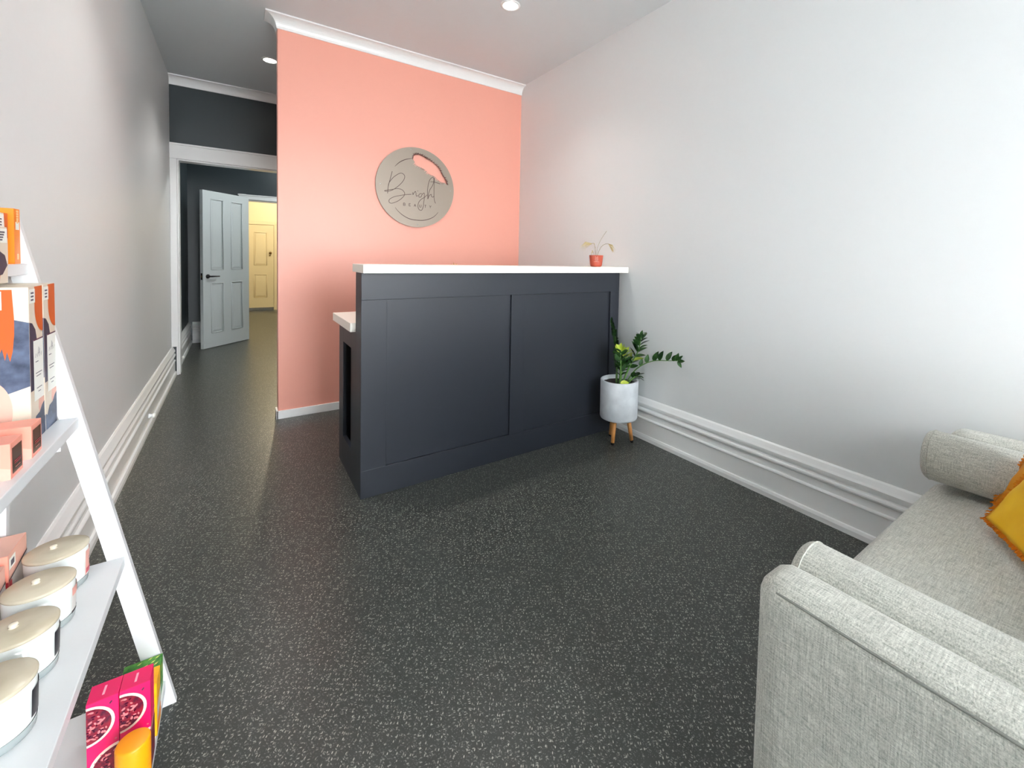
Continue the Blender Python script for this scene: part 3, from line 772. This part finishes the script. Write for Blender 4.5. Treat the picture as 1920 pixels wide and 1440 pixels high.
def bolster(x, y0, y1, z, r, label):
    n = 24; prof = []
    L = y1-y0; e = 0.022
    for k in range(7):
        a = PI/2*k/6; prof.append((r-e+e*math.sin(a) if k else 0.0 if False else r-e+e*math.sin(a), e-e*math.cos(a)))
    prof = [(0, 0.004), (r*0.45, 0.001)]+prof+[(r, L*0.3), (r+0.002, L*0.5), (r, L*0.7)]+[(q, L-h) for q, h in prof[::-1]]+[(r*0.45, L-0.001), (0, L-0.004)]
    b = empty('bolster_cushion', (x, (y0+y1)/2, z-r), label, 'bolster', 'linen bolsters on the sofa')
    o = MB().lathe(prof, (x, y0, z), 'linen', n=48, ax=(0, 1, 0), cap=False).build('cover', b)
    for yy in (y0+0.020, y1-0.020):
        pts = [(x+(r+0.0005)*math.cos(2*PI*k/40), yy, z+(r+0.0005)*math.sin(2*PI*k/40)) for k in range(41)]
        MB().tube(pts, 0.0016, 'linen', n=6).build('seam_cord', b)
bolster(0.976, -0.24, 0.418, 0.526, 0.077, 'grey linen bolster lying along the near arm of the sofa')
bolster(1.977, -0.24, 0.455, 0.533, 0.084, 'grey linen bolster lying along the far sofa arm by the wall')

def pillow(c0, e1, e2, S, T, key, fkey, label):
    """square cushion: c0 = bottom corner tip, e1 along the bottom, e2 up the side"""
    e1 = Vector(e1).normalized(); e2 = Vector(e2); e2 = (e2-e1*e2.dot(e1)).normalized(); nn = e1.cross(e2).normalized()
    c0 = Vector(c0); N = 28
    b = empty('scatter_cushion', c0+e1*S/2, label, 'cushion', 'mustard cushions on the sofa')
    def pos(i, j, s):
        u, v = i/N, j/N
        # pulled-in sides, sharp ears
        pin = 0.055
        uu = u+pin*(0.5-u)*2*0.5*math.sin(PI*v); vv = v+pin*(0.5-v)*2*0.5*math.sin(PI*u)
        h = (math.sin(PI*u)**0.55)*(math.sin(PI*v)**0.55) if 0 < i < N and 0 < j < N else 0
        wr = 0.004*math.sin(9*u+4*v)*math.sin(PI*u)*math.sin(PI*v)+0.003*math.sin(23*(u-v))*(1-h)
        return c0+e1*S*uu+e2*S*vv+nn*s*(T*h+wr*(1 if h else 0))
    vs = []; fs = []
    for s in (1, -1):
        o = len(vs)
        for i in range(N+1):
            for j in range(N+1): vs.append(pos(i, j, s))
        for i in range(N):
            for j in range(N):
                q = [o+i*(N+1)+j, o+(i+1)*(N+1)+j, o+(i+1)*(N+1)+j+1, o+i*(N+1)+j+1]
                fs.append(q if s == 1 else q[::-1])
    MB().add(vs, fs, key, True).build('cover', b)
    m = MB(); r2 = random.Random(5)
    edge = [(i, 0) for i in range(N)]+[(N, j) for j in range(N)]+[(N-i, N) for i in range(N)]+[(0, N-j) for j in range(N)]
    E = [pos(i, j, 1) for i, j in edge]; ctr = c0+e1*S/2+e2*S/2
    for k in range(len(E)):
        a, bb = E[k], E[(k+1) % len(E)]
        for q in range(8):
            p = a.lerp(bb, q/8); out = (p-ctr).normalized()
            tan = (bb-a).normalized()
            tip = p+out*r2.uniform(.007, .012)+tan*r2.uniform(-.005, .005)+nn*r2.uniform(-.006, .006)
            w = tan*0.0018
            m.add([p-w-out*0.004, p+w-out*0.004, tip+w*1.2, tip-w*1.2], [[0, 1, 2, 3]], fkey)
            m.add([p-nn*0.0015-out*0.004, p+nn*0.0015-out*0.004, tip+nn*0.002, tip-nn*0.002], [[0, 1, 2, 3]], fkey)
    m.build('fringe', b)
pillow((1.747, 0.265, 0.470), (-0.88, -0.475, 0), (0.223, -0.413, 0.883), 0.40, 0.030, 'mustard', 'fringe', 'bright mustard fringed cushion in front, leaning on the sofa back')
pillow((1.900, 0.270, 0.468), (-0.88, -0.475, 0), (0.178, -0.330, 0.927), 0.36, 0.017, 'mustard2', 'fringe', 'darker ochre cushion tucked behind the bright mustard one by the far bolster')

# ------------------------------------------------------------------ white ladder shelf at the left
YS = 1.452; TH = 0.018
Z1, Z2, Z3, Z4 = 1.150, 0.792, 0.430, 0.072            # plank tops
def xf(z): return -0.133-0.205*z                        # front edge of the leaning leg
YS0 = 0.62                                               # near end, behind the camera's edge
sh = empty('ladder_shelf', (-0.30, 1.05, 0), 'white A-frame display shelf standing by the left wall, loaded with goods', 'shelf')
for y0 in (YS, YS0-TH):
    zt = 1.262
    m = MB(); w = 0.038
    m.prism([(xf(0), 0), (xf(zt), zt), (xf(zt)-w, zt), (xf(0)-w, 0)], y0, y0+TH, 'y', 'shelf')
    m.build('front_leg', sh)
    m = MB(); m.prism([(-0.462, 0), (-0.438, zt-0.02), (-0.402, zt-0.02), (-0.428, 0)], y0, y0+TH, 'y', 'shelf'); m.build('back_leg', sh)
    MB().box(-0.440, xf(zt)-0.03, y0, y0+TH, zt-0.05, zt-0.005, 'shelf').build('top_brace', sh)
    for z in (Z1, Z2, Z3):
        MB().box(-0.430, xf(z)-0.036, y0, y0+TH, z-0.075, z-0.028, 'shelf', bev=0.001).build('cross_rail', sh)
planks = [(Z1, 0.0), (Z2, 0.0), (Z3, 0.0), (Z4, 0.0)]
for z, d in planks:
    xa = xf(z)-0.006; xb = -0.470
    MB().box(xb, xa, YS0, YS-0.0005, z-0.024, z, 'shelf', bev=0.0015).build('plank', sh)

def carton(name, x0, x1, y0, y1, z, h, key, label, cat, group, art):
    """a carton: body with bevelled edges plus printed art on its +x and -y faces"""
    m = MB(); m.keep = True
    m.box(x0, x1, y0, y1, z, z+h, key, bev=0.0006, seg=1)
    F = dict(px=((x1, y0, z), (0, 1, 0), (0, 0, 1)),     # faces the room: u towards the back, v up
             ny=((x0, y0, z), (1, 0, 0), (0, 0, 1)),     # faces the camera
             pz=((x0, y0, z+h), (1, 0, 0), (0, 1, 0)))
    art(m, F, x1-x0, y1-y0, h)
    o = m.build(name, loc=((x0+x1)/2, (y0+y1)/2, z))
    return tag(o, label, cat, group)
def rect(a, b, c, d): return [(a, c), (b, c), (b, d), (a, d)]
def ell(cx, cz, rx_, rz_, box, n=36, a0=0, a1=2*PI):
    pts = [(cx+rx_*math.cos(a0+(a1-a0)*k/n), cz+rz_*math.sin(a0+(a1-a0)*k/n)) for k in range(n+1 if a1-a0 < 6.2 else n)]
    return [(min(max(p[0], box[0]), box[1]), min(max(p[1], box[2]), box[3])) for p in pts]

# tall cream cartons on the second plank
def tall_art(m, F, w, d, h):
    f = F['px']; B = (0, d, 0, h)
    m.plate([(d*0.02, 0), (d, 0), (d, h*0.22), (d*0.8, h*0.20), (d*0.62, h*0.165), (d*0.35, h*0.155), (d*0.15, h*0.10), (0, h*0.115)], 'navy', f)
    m.plate([(d*.55, h*.20), (d*.62, h*.165), (d, h*.22), (d, h*.34), (d*.62, h*.34)], 'blush', f, .0003)
    m.plate([(0, h*.33), (d*.55, h*.33), (d*.62, h*.45), (d*.60, h*.60), (d*.42, h*.72), (d*.2, h*.765), (0, h*.775)], 'navyd', f, .0004)
    m.plate([(d*.40, h*.998), (d, h*.998)]+[(d*(1-.60*math.sin(a)) if k else d, h*(.86-.165*math.cos(a))) for k, a in enumerate([PI/2*q/10 for q in range(11)])], 'orange', f, .0004)
    m.plate(rect(0.0, d*.42, h*.895, h*.985), 'white', f, .0008)
    for r in range(3):
        m.plate(rect(d*.10, d*.32-.01*d*r, h*(.965-.022*r)-.0035, h*(.965-.022*r)), 'ink2', f, .0011)
    m.plate(rect(d*.22, d*.96, h*.255, h*.655), 'white', f, .0009)
    m.plate(rect(d*.22, d*.96, h*.648, h*.657), 'plum', f, .0012)
    # script mark and lines on the label
    for k in range(7): m.plate([(d*(.34+.07*k), h*(.535+.012*(k % 2))), (d*(.36+.07*k), h*(.535+.012*(k % 2))), (d*(.41+.07*k), h*(.55+.012*((k+1) % 2))), (d*(.39+.07*k), h*(.55+.012*((k+1) % 2)))], 'ink2', f, .0012)
    for k in range(3): m.plate([(d*(.54+.05*k), h*.555), (d*(.56+.05*k), h*.555), (d*(.60+.05*k), h*(.60-.008*k)), (d*(.585+.05*k), h*(.60-.008*k))], 'ink2', f, .0012)
    for z, a, b in ((.505, .34, .56), (.43, .34, .82), (.41, .38, .74), (.33, .40, .80), (.305, .50, .70)):
        m.plate(rect(d*a, d*b, h*z, h*z+.0016), 'ink2', f, .0012)
    f = F['ny']
    m.plate([(0, h*.35), (w*.25, h*.30), (w*.6, h*.325), (w, h*.37), (w, h*.775), (w*.75, h*.80), (w*.4, h*.775), (w*.2, h*.70), (0, h*.6)], 'navy', f, .0004)
    m.plate([(w*.25, h*.985), (w*.765, h*.985), (w*.79, h*.80), (w*.785, h*.70), (w*.76, h*.60), (w*.72, h*.535), (w*.68, h*.60), (w*.65, h*.545), (w*.61, h*.62), (w*.56, h*.57), (w*.5, h*.64), (w*.3, h*.70)], 'orange', f, .0007)
    m.plate(ell(w*.42, h*.22, w*.32, h*.20, (0, w, 0, h)), 'blush', f, .0008)
    m.plate(rect(w*.30, w*.62, h*.86, h*.975), 'white', f, .001)
    m.plate(rect(w*.52, w*.60, h*.93, h*.937), 'ink2', f, .0013)
    m.plate([(0, 0), (w, 0), (w, h*.11), (w*.7, h*.06), (w*.4, h*.04), (0, h*.02)], 'navy', f, .0005)
carton('tall_carton', -0.428, -0.336, 1.300, 1.373, Z2, 0.315, 'cream', 'tall cream, rust and navy patterned carton, nearer of the pair on the second plank', 'box', 'tall patterned cartons', tall_art)
carton('tall_carton', -0.428, -0.336, 1.379, 1.4505, Z2, 0.315, 'cream', 'tall cream, rust and navy patterned carton against the shelf leg, behind its twin', 'box', 'tall patterned cartons', tall_art)

# small salmon cartons with dark windows, in front of the tall ones
def win_art(m, F, w, d, h):
    f = F['px']
    m.plate(rect(d*.12, d*.90, h*.12, h*.84), 'window', f, .0005)
    for z, a, b, k in ((.42, .26, .80, 'lred'), (.36, .26, .78, 'lred'), (.24, .32, .72, 'windowl')): m.plate(rect(d*a, d*b, h*z, h*z+h*.025), k, f, .0009)
    m.plate([(0, h*.1), (w*.3, h*.5), (w, h*.3), (w, 0), (0, 0)], 'blush', F['ny'], .0005)
def small(y0, label): carton('window_carton', -0.366, -0.312, y0, y0+0.052, Z2, 0.062, 'salmonbox', label, 'box', 'small salmon cartons', win_art)
small(1.205, 'small salmon carton with a dark window in front of the tall patterned cartons')
small(1.112, 'small salmon carton with a dark window, cut by the left edge of the photo')

# top plank
def hang_art(m, F, w, d, h):
    f = F['px']
    m.plate(rect(d*.2, d*.8, h*.62, h*.76), 'white', f, .0005)
    for k in range(5): m.plate(rect(d*.35, d*.65, h*(.08+.035*k+(.55 if k > 2 else 0)), h*(.08+.035*k+(.55 if k > 2 else 0))+.004), 'peachp', f, .0006)
    for k in range(4): m.plate(rect(d*.3, d*.7, h*(.80+.045*k), h*(.80+.045*k)+.004), 'peachp', f, .0007)
    m.plate([(0, 0), (w, 0), (w, h*.9), (w*.5, h*.5)], 'brightor', F['ny'], .0003)
carton('tall_slim_carton', -0.428, -0.384, 1.415, 1.447, Z1, 0.118, 'brightor', 'slim bright orange carton at the end of the top plank', 'box', None, hang_art)
def cream_art(m, F, w, d, h):
    f = F['px']
    m.plate(rect(0, d*.7, h*.62, h*.97), 'white', f, .0006)
    for r in range(4): m.plate(rect(d*.12, d*.52, h*(.86-.055*r), h*(.86-.055*r)+.003), 'ink2', f, .0009)
    m.plate([(d*.7, h), (d, h), (d, h*.5), (d*.8, h*.55)], 'orange', f, .0004)
    m.plate([(0, 0), (d*.8, 0), (d*.6, h*.25), (d*.3, h*.38), (0, h*.40)], 'navyd', f, .0004)
    f = F['ny']
    m.plate(rect(w*.68, w, h*.64, h*.95), 'white', f, .0006)
    m.plate([(0, 0), (w, 0), (w, h*.38), (w*.5, h*.45), (0, h*.3)], 'navy', f, .0004)
carton('patterned_carton', -0.470, -0.391, 1.345, 1.408, Z1, 0.106, 'cream', 'cream carton with a price sticker beside the slim orange carton', 'box', 'cream cartons on the top plank', cream_art)
carton('patterned_carton', -0.470, -0.383, 1.255, 1.325, Z1, 0.085, 'cream', 'shorter cream carton with navy print, cut by the left edge on the top plank', 'box', 'cream cartons on the top plank', cream_art)

def pack_art(m, F, w, d, h):
    f = F['px']
    m.plate([(0, h*.10), (d*.72, h*.16), (d*.97, h*.32), (d*.85, h*.50), (d*.5, h*.60), (0, h*.60)], 'navyd', f, .0004)
    m.plate([(0, 0), (d*.55, 0), (d*.6, h*.15), (0, h*.10)], 'orange', f, .0005)
    m.plate(rect(d*.45, d*.98, h*.72, h*.97), 'white', f, .0006)
    for r in range(4): m.plate(rect(d*.55, d*.85-.04*d*r, h*(.92-.045*r)-.003, h*(.92-.045*r)), 'ink2', f, .0009)
carton('sample_pack', xf(Z1)-0.0058, xf(Z1)+0.006, 1.215, 1.303, Z1-0.034, 0.108, 'cream', 'thin cream and navy pack hung over the front edge of the top plank', 'box', None, pack_art)

# candles along the third plank's front edge
def candle(x, y, lab, label, kind):
    c = empty('candle_jar', (x, y, Z3), label, 'candle', 'white candle jars')
    R = 0.049; h = 0.082
    MB().lathe([(0, 0), (R*.92, 0), (R*.97, 0.002), (R*.985, 0.015)], (x, y, Z3), 'base', n=48, cap=False).build('glass_base', c)
    MB().lathe([(R*.965, 0.0148), (R*.985, 0.02), (R, h*.55), (R, h), (R-.003, h), (R-.003, h-.004), (0, h-.004)], (x, y, Z3), 'jar', n=48, cap=False).build('jar_body', c)
    ld = MB().lathe([(R*.90, h-.0038), (R*1.03, h+.0004), (R*1.035, h+.004), (R*.98, h+.006), (R*.55, h+.0062), (R*.5, h+.0072), (R*.3, h+.0066), (0, h+.0064)], (x, y, Z3), 'wax', n=48, cap=False).build('lid', c)
    k = MB().lathe([(.007, h+.0062), (.005, h+.008), (.0065, h+.011), (.005, h+.0135), (0, h+.0142)], (x-.006, y+.004, Z3), 'knob', n=20, cap=False).build('lid_knob', c)
    k.parent = ld; k.location = (0, 0, 0)
    def patch(m, a0, a1, z0_, z1_, key, off):
        vs = []; n = 16
        for i in range(n+1):
            a = a0+(a1-a0)*i/n
            for z in (z0_, z1_):
                rr = (R*.97+(R*.03)*min(1, (z-.02)/(h*.55-.02)) if z < h*.55 else R)+off+.0007
                vs.append((x+rr*math.cos(a), y+rr*math.sin(a), Z3+z))
        m.add(vs, [[2*i, 2*i+2, 2*i+3, 2*i+1] for i in range(n)], key, True)
    m = MB(); a0 = math.radians(-17); a1 = math.radians(30)
    if kind == 'black': patch(m, a0, a1, .022, .066, 'lblack', .0005)
    elif kind == 'pink':
        patch(m, a0, a1, .016, .072, 'lpink', .0005); patch(m, a0+.05, a1-.05, .016, .028, 'lgrey', .0009)
        patch(m, a0+.2, a1-.3, .052, .054, 'ink2', .0012); patch(m, a0+.2, a1-.35, .047, .0485, 'ink2', .0012); patch(m, a0+.02, a0+.4, .020, .032, 'lred', .0012)
    else:
        patch(m, a0, a1, .016, .064, 'lgrey', .0005); patch(m, a0, a1, .050, .066, 'lpink', .0008); patch(m, a0, a1, .014, .019, 'lblack', .001); patch(m, a1-.3, a1-.1, .045, .060, 'ink2', .0012)
    m.build('label_patch', c)
candle(-0.328, 1.398, 1, 'white candle jar with a pink label, farthest of the four by the shelf leg', 'pink')
candle(-0.322, 1.268, 2, 'white candle jar with a grey and pink label, second from the shelf leg', 'grey')
candle(-0.316, 1.138, 3, 'white candle jar with a black label, third from the shelf leg', 'black')
candle(-0.310, 1.006, 4, 'white candle jar with a black label, nearest and cut by the left edge', 'black')

# cartons behind the candles
def gift_art(m, F, w, d, h):
    f = F['px']
    m.plate(rect(0, d, h*.60, h), 'blush', f, .0004)
    m.plate([(0, h*.55), (d, h*.68), (d, h*.10), (0, h*.05)], 'lgrey', f, .0007)
    m.plate([(0, h*.55), (d, h*.68), (d, h*.71), (0, h*.58)], 'lblack', f, .0009)
    m.plate(rect(0, d*.15, 0, h*.55), 'lred', f, .0009)
    m.plate(rect(d*.02, d*.35, h*.74, h*.93), 'white', f, .0009); m.plate(rect(d*.10, d*.28, h*.78, h*.88), 'ink2', f, .0012)
    f = F['ny']; m.plate(rect(0, w, 0, h*.5), 'cream', f, .0004); m.plate(rect(w*.1, w, h*.1, h*.42), 'lgrey', f, .0007); m.plate(rect(w*.9, w, 0, h*.55), 'lred', f, .0009)
    f = F['pz']; m.plate([(w*.4, 0), (w, 0), (w, d), (w*.1, d)], 'blush', f, .0004)
carton('gift_carton', -0.452, -0.384, 1.345, 1.440, Z3, 0.122, 'salmonbox', 'coral and cream carton behind the farthest candle jars', 'box', 'coral cartons behind the candles', gift_art)
carton('gift_carton', -0.452, -0.384, 1.235, 1.328, Z3, 0.112, 'salmonbox', 'coral and cream carton behind the second candle jar, cut by the left edge', 'box', 'coral cartons behind the candles', gift_art)

# bottom plank
def pom(m, f, cx, cz, R, box, seed):
    r = random.Random(seed)
    m.plate(ell(cx, cz, R, R, box), 'rind', f, .0004)
    m.plate(ell(cx, cz, R*.88, R*.88, box), 'pulp', f, .0007)
    for k in range(80):
        a = r.uniform(0, 2*PI); q = R*.80*math.sqrt(r.random()); x, z = cx+q*math.cos(a), cz+q*math.sin(a)
        if not (box[0]+.002 < x < box[1]-.002 and box[2]+.002 < z < box[3]-.002): continue
        t = r.uniform(0, PI); sz = R*r.uniform(.05, .095); pts = []
        for i in range(8):
            b = 2*PI*i/8; u, v = sz*math.cos(b), sz*.55*math.sin(b)
            pts.append((x+u*math.cos(t)-v*math.sin(t), z+u*math.sin(t)+v*math.cos(t)))
        m.plate(pts, 'seed' if k % 3 else 'seedd', f, .0010+.00002*k)
def mag_art(m, F, w, d, h):
    f = F['ny']; B = (0.0003, w-.0003, .0003, h-.0003)
    pom(m, f, w*.02, h-.006-w*.88, w*.86, B, 4)
    pom(m, f, w*1.02, h-.102-w*1.0, w*1.0, B, 9)
    m.plate([(w*.70, h*.93), (w*.75, h*.92), (w*.82, h*.945), (w*.77, h*.955)], 'plum', f, .0006)
    for cx, cz in ((.25, .34), (.45, .40), (.9, .52)): m.plate(ell(w*cx, h*cz, w*.04, w*.03, B, 10), 'seed', f, .0006)
    f = F['pz']; m.plate([(w*.44, d*.25), (w*.52, d*.25), (w*.54, d*.75), (w*.46, d*.75)], 'palepink', f, .0005)
    f = F['px']; m.plate(rect(0, d, 0, h*.42), 'pulp', f, .0005); m.plate([(0, h*.42), (d, h*.5), (d, h*.53), (0, h*.45)], 'rind', f, .0007)
carton('fruit_carton', -0.2015, -0.1535, 1.215, 1.263, Z4, 0.195, 'magenta', 'magenta carton printed with pomegranate, the one nearer the shelf front', 'box', 'magenta pomegranate cartons', mag_art)
carton('fruit_carton', -0.2505, -0.2025, 1.215, 1.263, Z4, 0.195, 'magenta', 'magenta carton printed with pomegranate, the one on the left of the pair', 'box', 'magenta pomegranate cartons', mag_art)
def yel_art(m, F, w, d, h):
    m.plate([(0, h*.25), (d, h*.35), (d, h*.62), (0, h*.55)], 'cream', F['px'], .0005)
    m.plate([(0, h*.05), (d, h*.1), (d, h*.3), (0, h*.25)], 'brightor', F['px'], .0005)
carton('fruit_carton', -0.205, -0.152, 1.290, 1.345, Z4, 0.125, 'yellowbox', 'mango yellow carton just behind the magenta cartons on the bottom plank', 'box', None, yel_art)
def green_art(m, F, w, d, h):
    r = random.Random(2)
    for f, W, D in ((F['pz'], w, d), (F['px'], d, h)):
        for k in range(16):
            x, z = r.uniform(.1, .9)*W, r.uniform(.08, .92)*D; L = .0095
            m.plate([(x-L*.5, z-L*.35), (x+L*.1, z-L*.25), (x+L*.5, z+L*.4), (x-L*.1, z+L*.2)], 'lime', f, .0005+.00002*k)
carton('fruit_carton', -0.230, -0.158, 1.385, 1.448, Z4, 0.078, 'green', 'leaf green carton at the back of the bottom plank by the shelf leg', 'box', None, green_art)
bt = empty('lotion_bottle', (-0.172, 1.150, Z4), 'bottle with a round amber cap in front of the magenta cartons', 'bottle')
MB().lathe([(0, 0), (.025, 0), (.027, .003), (.027, .075), (.022, .085), (.018, .088)], (-0.172, 1.150, Z4), 'bottle', n=36, cap=False).build('bottle_body', bt)
MB().lathe([(.0265, .080), (.027, .083), (.0268, .1305), (.0255, .1335), (.0235, .1342), (0, .1346)], (-0.172, 1.150, Z4), 'capy', n=40, cap=False).build('cap', bt)

# ------------------------------------------------------------------ light
world = bpy.data.worlds.new('overcast_sky'); bpy.context.scene.world = world; world.use_nodes = True
bg = world.node_tree.nodes['Background']; bg.inputs['Color'].default_value = (0.93, 0.97, 1.0, 1); bg.inputs['Strength'].default_value = 19.0
pl = bpy.data.lights.new('window_portal', 'AREA'); pl.shape = 'RECTANGLE'; pl.size = WX1-WX0; pl.size_y = WZ1-WZ0
pl.cycles.is_portal = True
po = bpy.data.objects.new('window_portal', pl); C.objects.link(po); po.location = ((WX0+WX1)/2, YF-0.11, (WZ0+WZ1)/2); po.rotation_euler = (PI/2, 0, 0)
po.rotation_euler = (math.radians(90), 0, math.radians(180))
def bulb(name, loc, w, col, r=0.06):
    l = bpy.data.lights.new(name, 'POINT'); l.energy = w; l.color = col; l.shadow_soft_size = r
    o = bpy.data.objects.new(name, l); C.objects.link(o); o.location = loc
bulb('hall_bulb', (0.95, 6.15, 2.45), 30, (0.95, 1.0, 1.0))
bulb('far_room_bulb', (0.9, 9.3, 2.55), 72, (1.0, 0.86, 0.60))

# ------------------------------------------------------------------ camera
cam = bpy.data.cameras.new('camera'); co = bpy.data.objects.new('camera', cam); C.objects.link(co)
f, cx, cy, pit, yaw, rol = 820.156, 1025.07, 516.719, 0.037869, 0.618032, 0.0215
fw = Vector((math.sin(yaw)*math.cos(pit), math.cos(yaw)*math.cos(pit), -math.sin(pit)))
rt = Vector((math.cos(yaw), -math.sin(yaw), 0)); up = rt.cross(fw)
r2 = rt*math.cos(rol)+up*math.sin(rol); u2 = -rt*math.sin(rol)+up*math.cos(rol)
co.matrix_world = Matrix(((r2.x, u2.x, -fw.x, 0), (r2.y, u2.y, -fw.y, 0), (r2.z, u2.z, -fw.z, 1.185), (0, 0, 0, 1)))
cam.sensor_fit = 'HORIZONTAL'; cam.sensor_width = 36; cam.lens = f/1920*36
cam.shift_x = (960-cx)/1920; cam.shift_y = (cy-720)/1920; cam.clip_start = 0.02
S = bpy.context.scene; S.camera = co
S.view_settings.view_transform = 'Standard'; S.view_settings.look = 'None'; S.view_settings.gamma = 1; S.view_settings.use_curve_mapping = False
S.view_settings.exposure = 0.38
S.cycles.max_bounces = 12; S.cycles.diffuse_bounces = 8
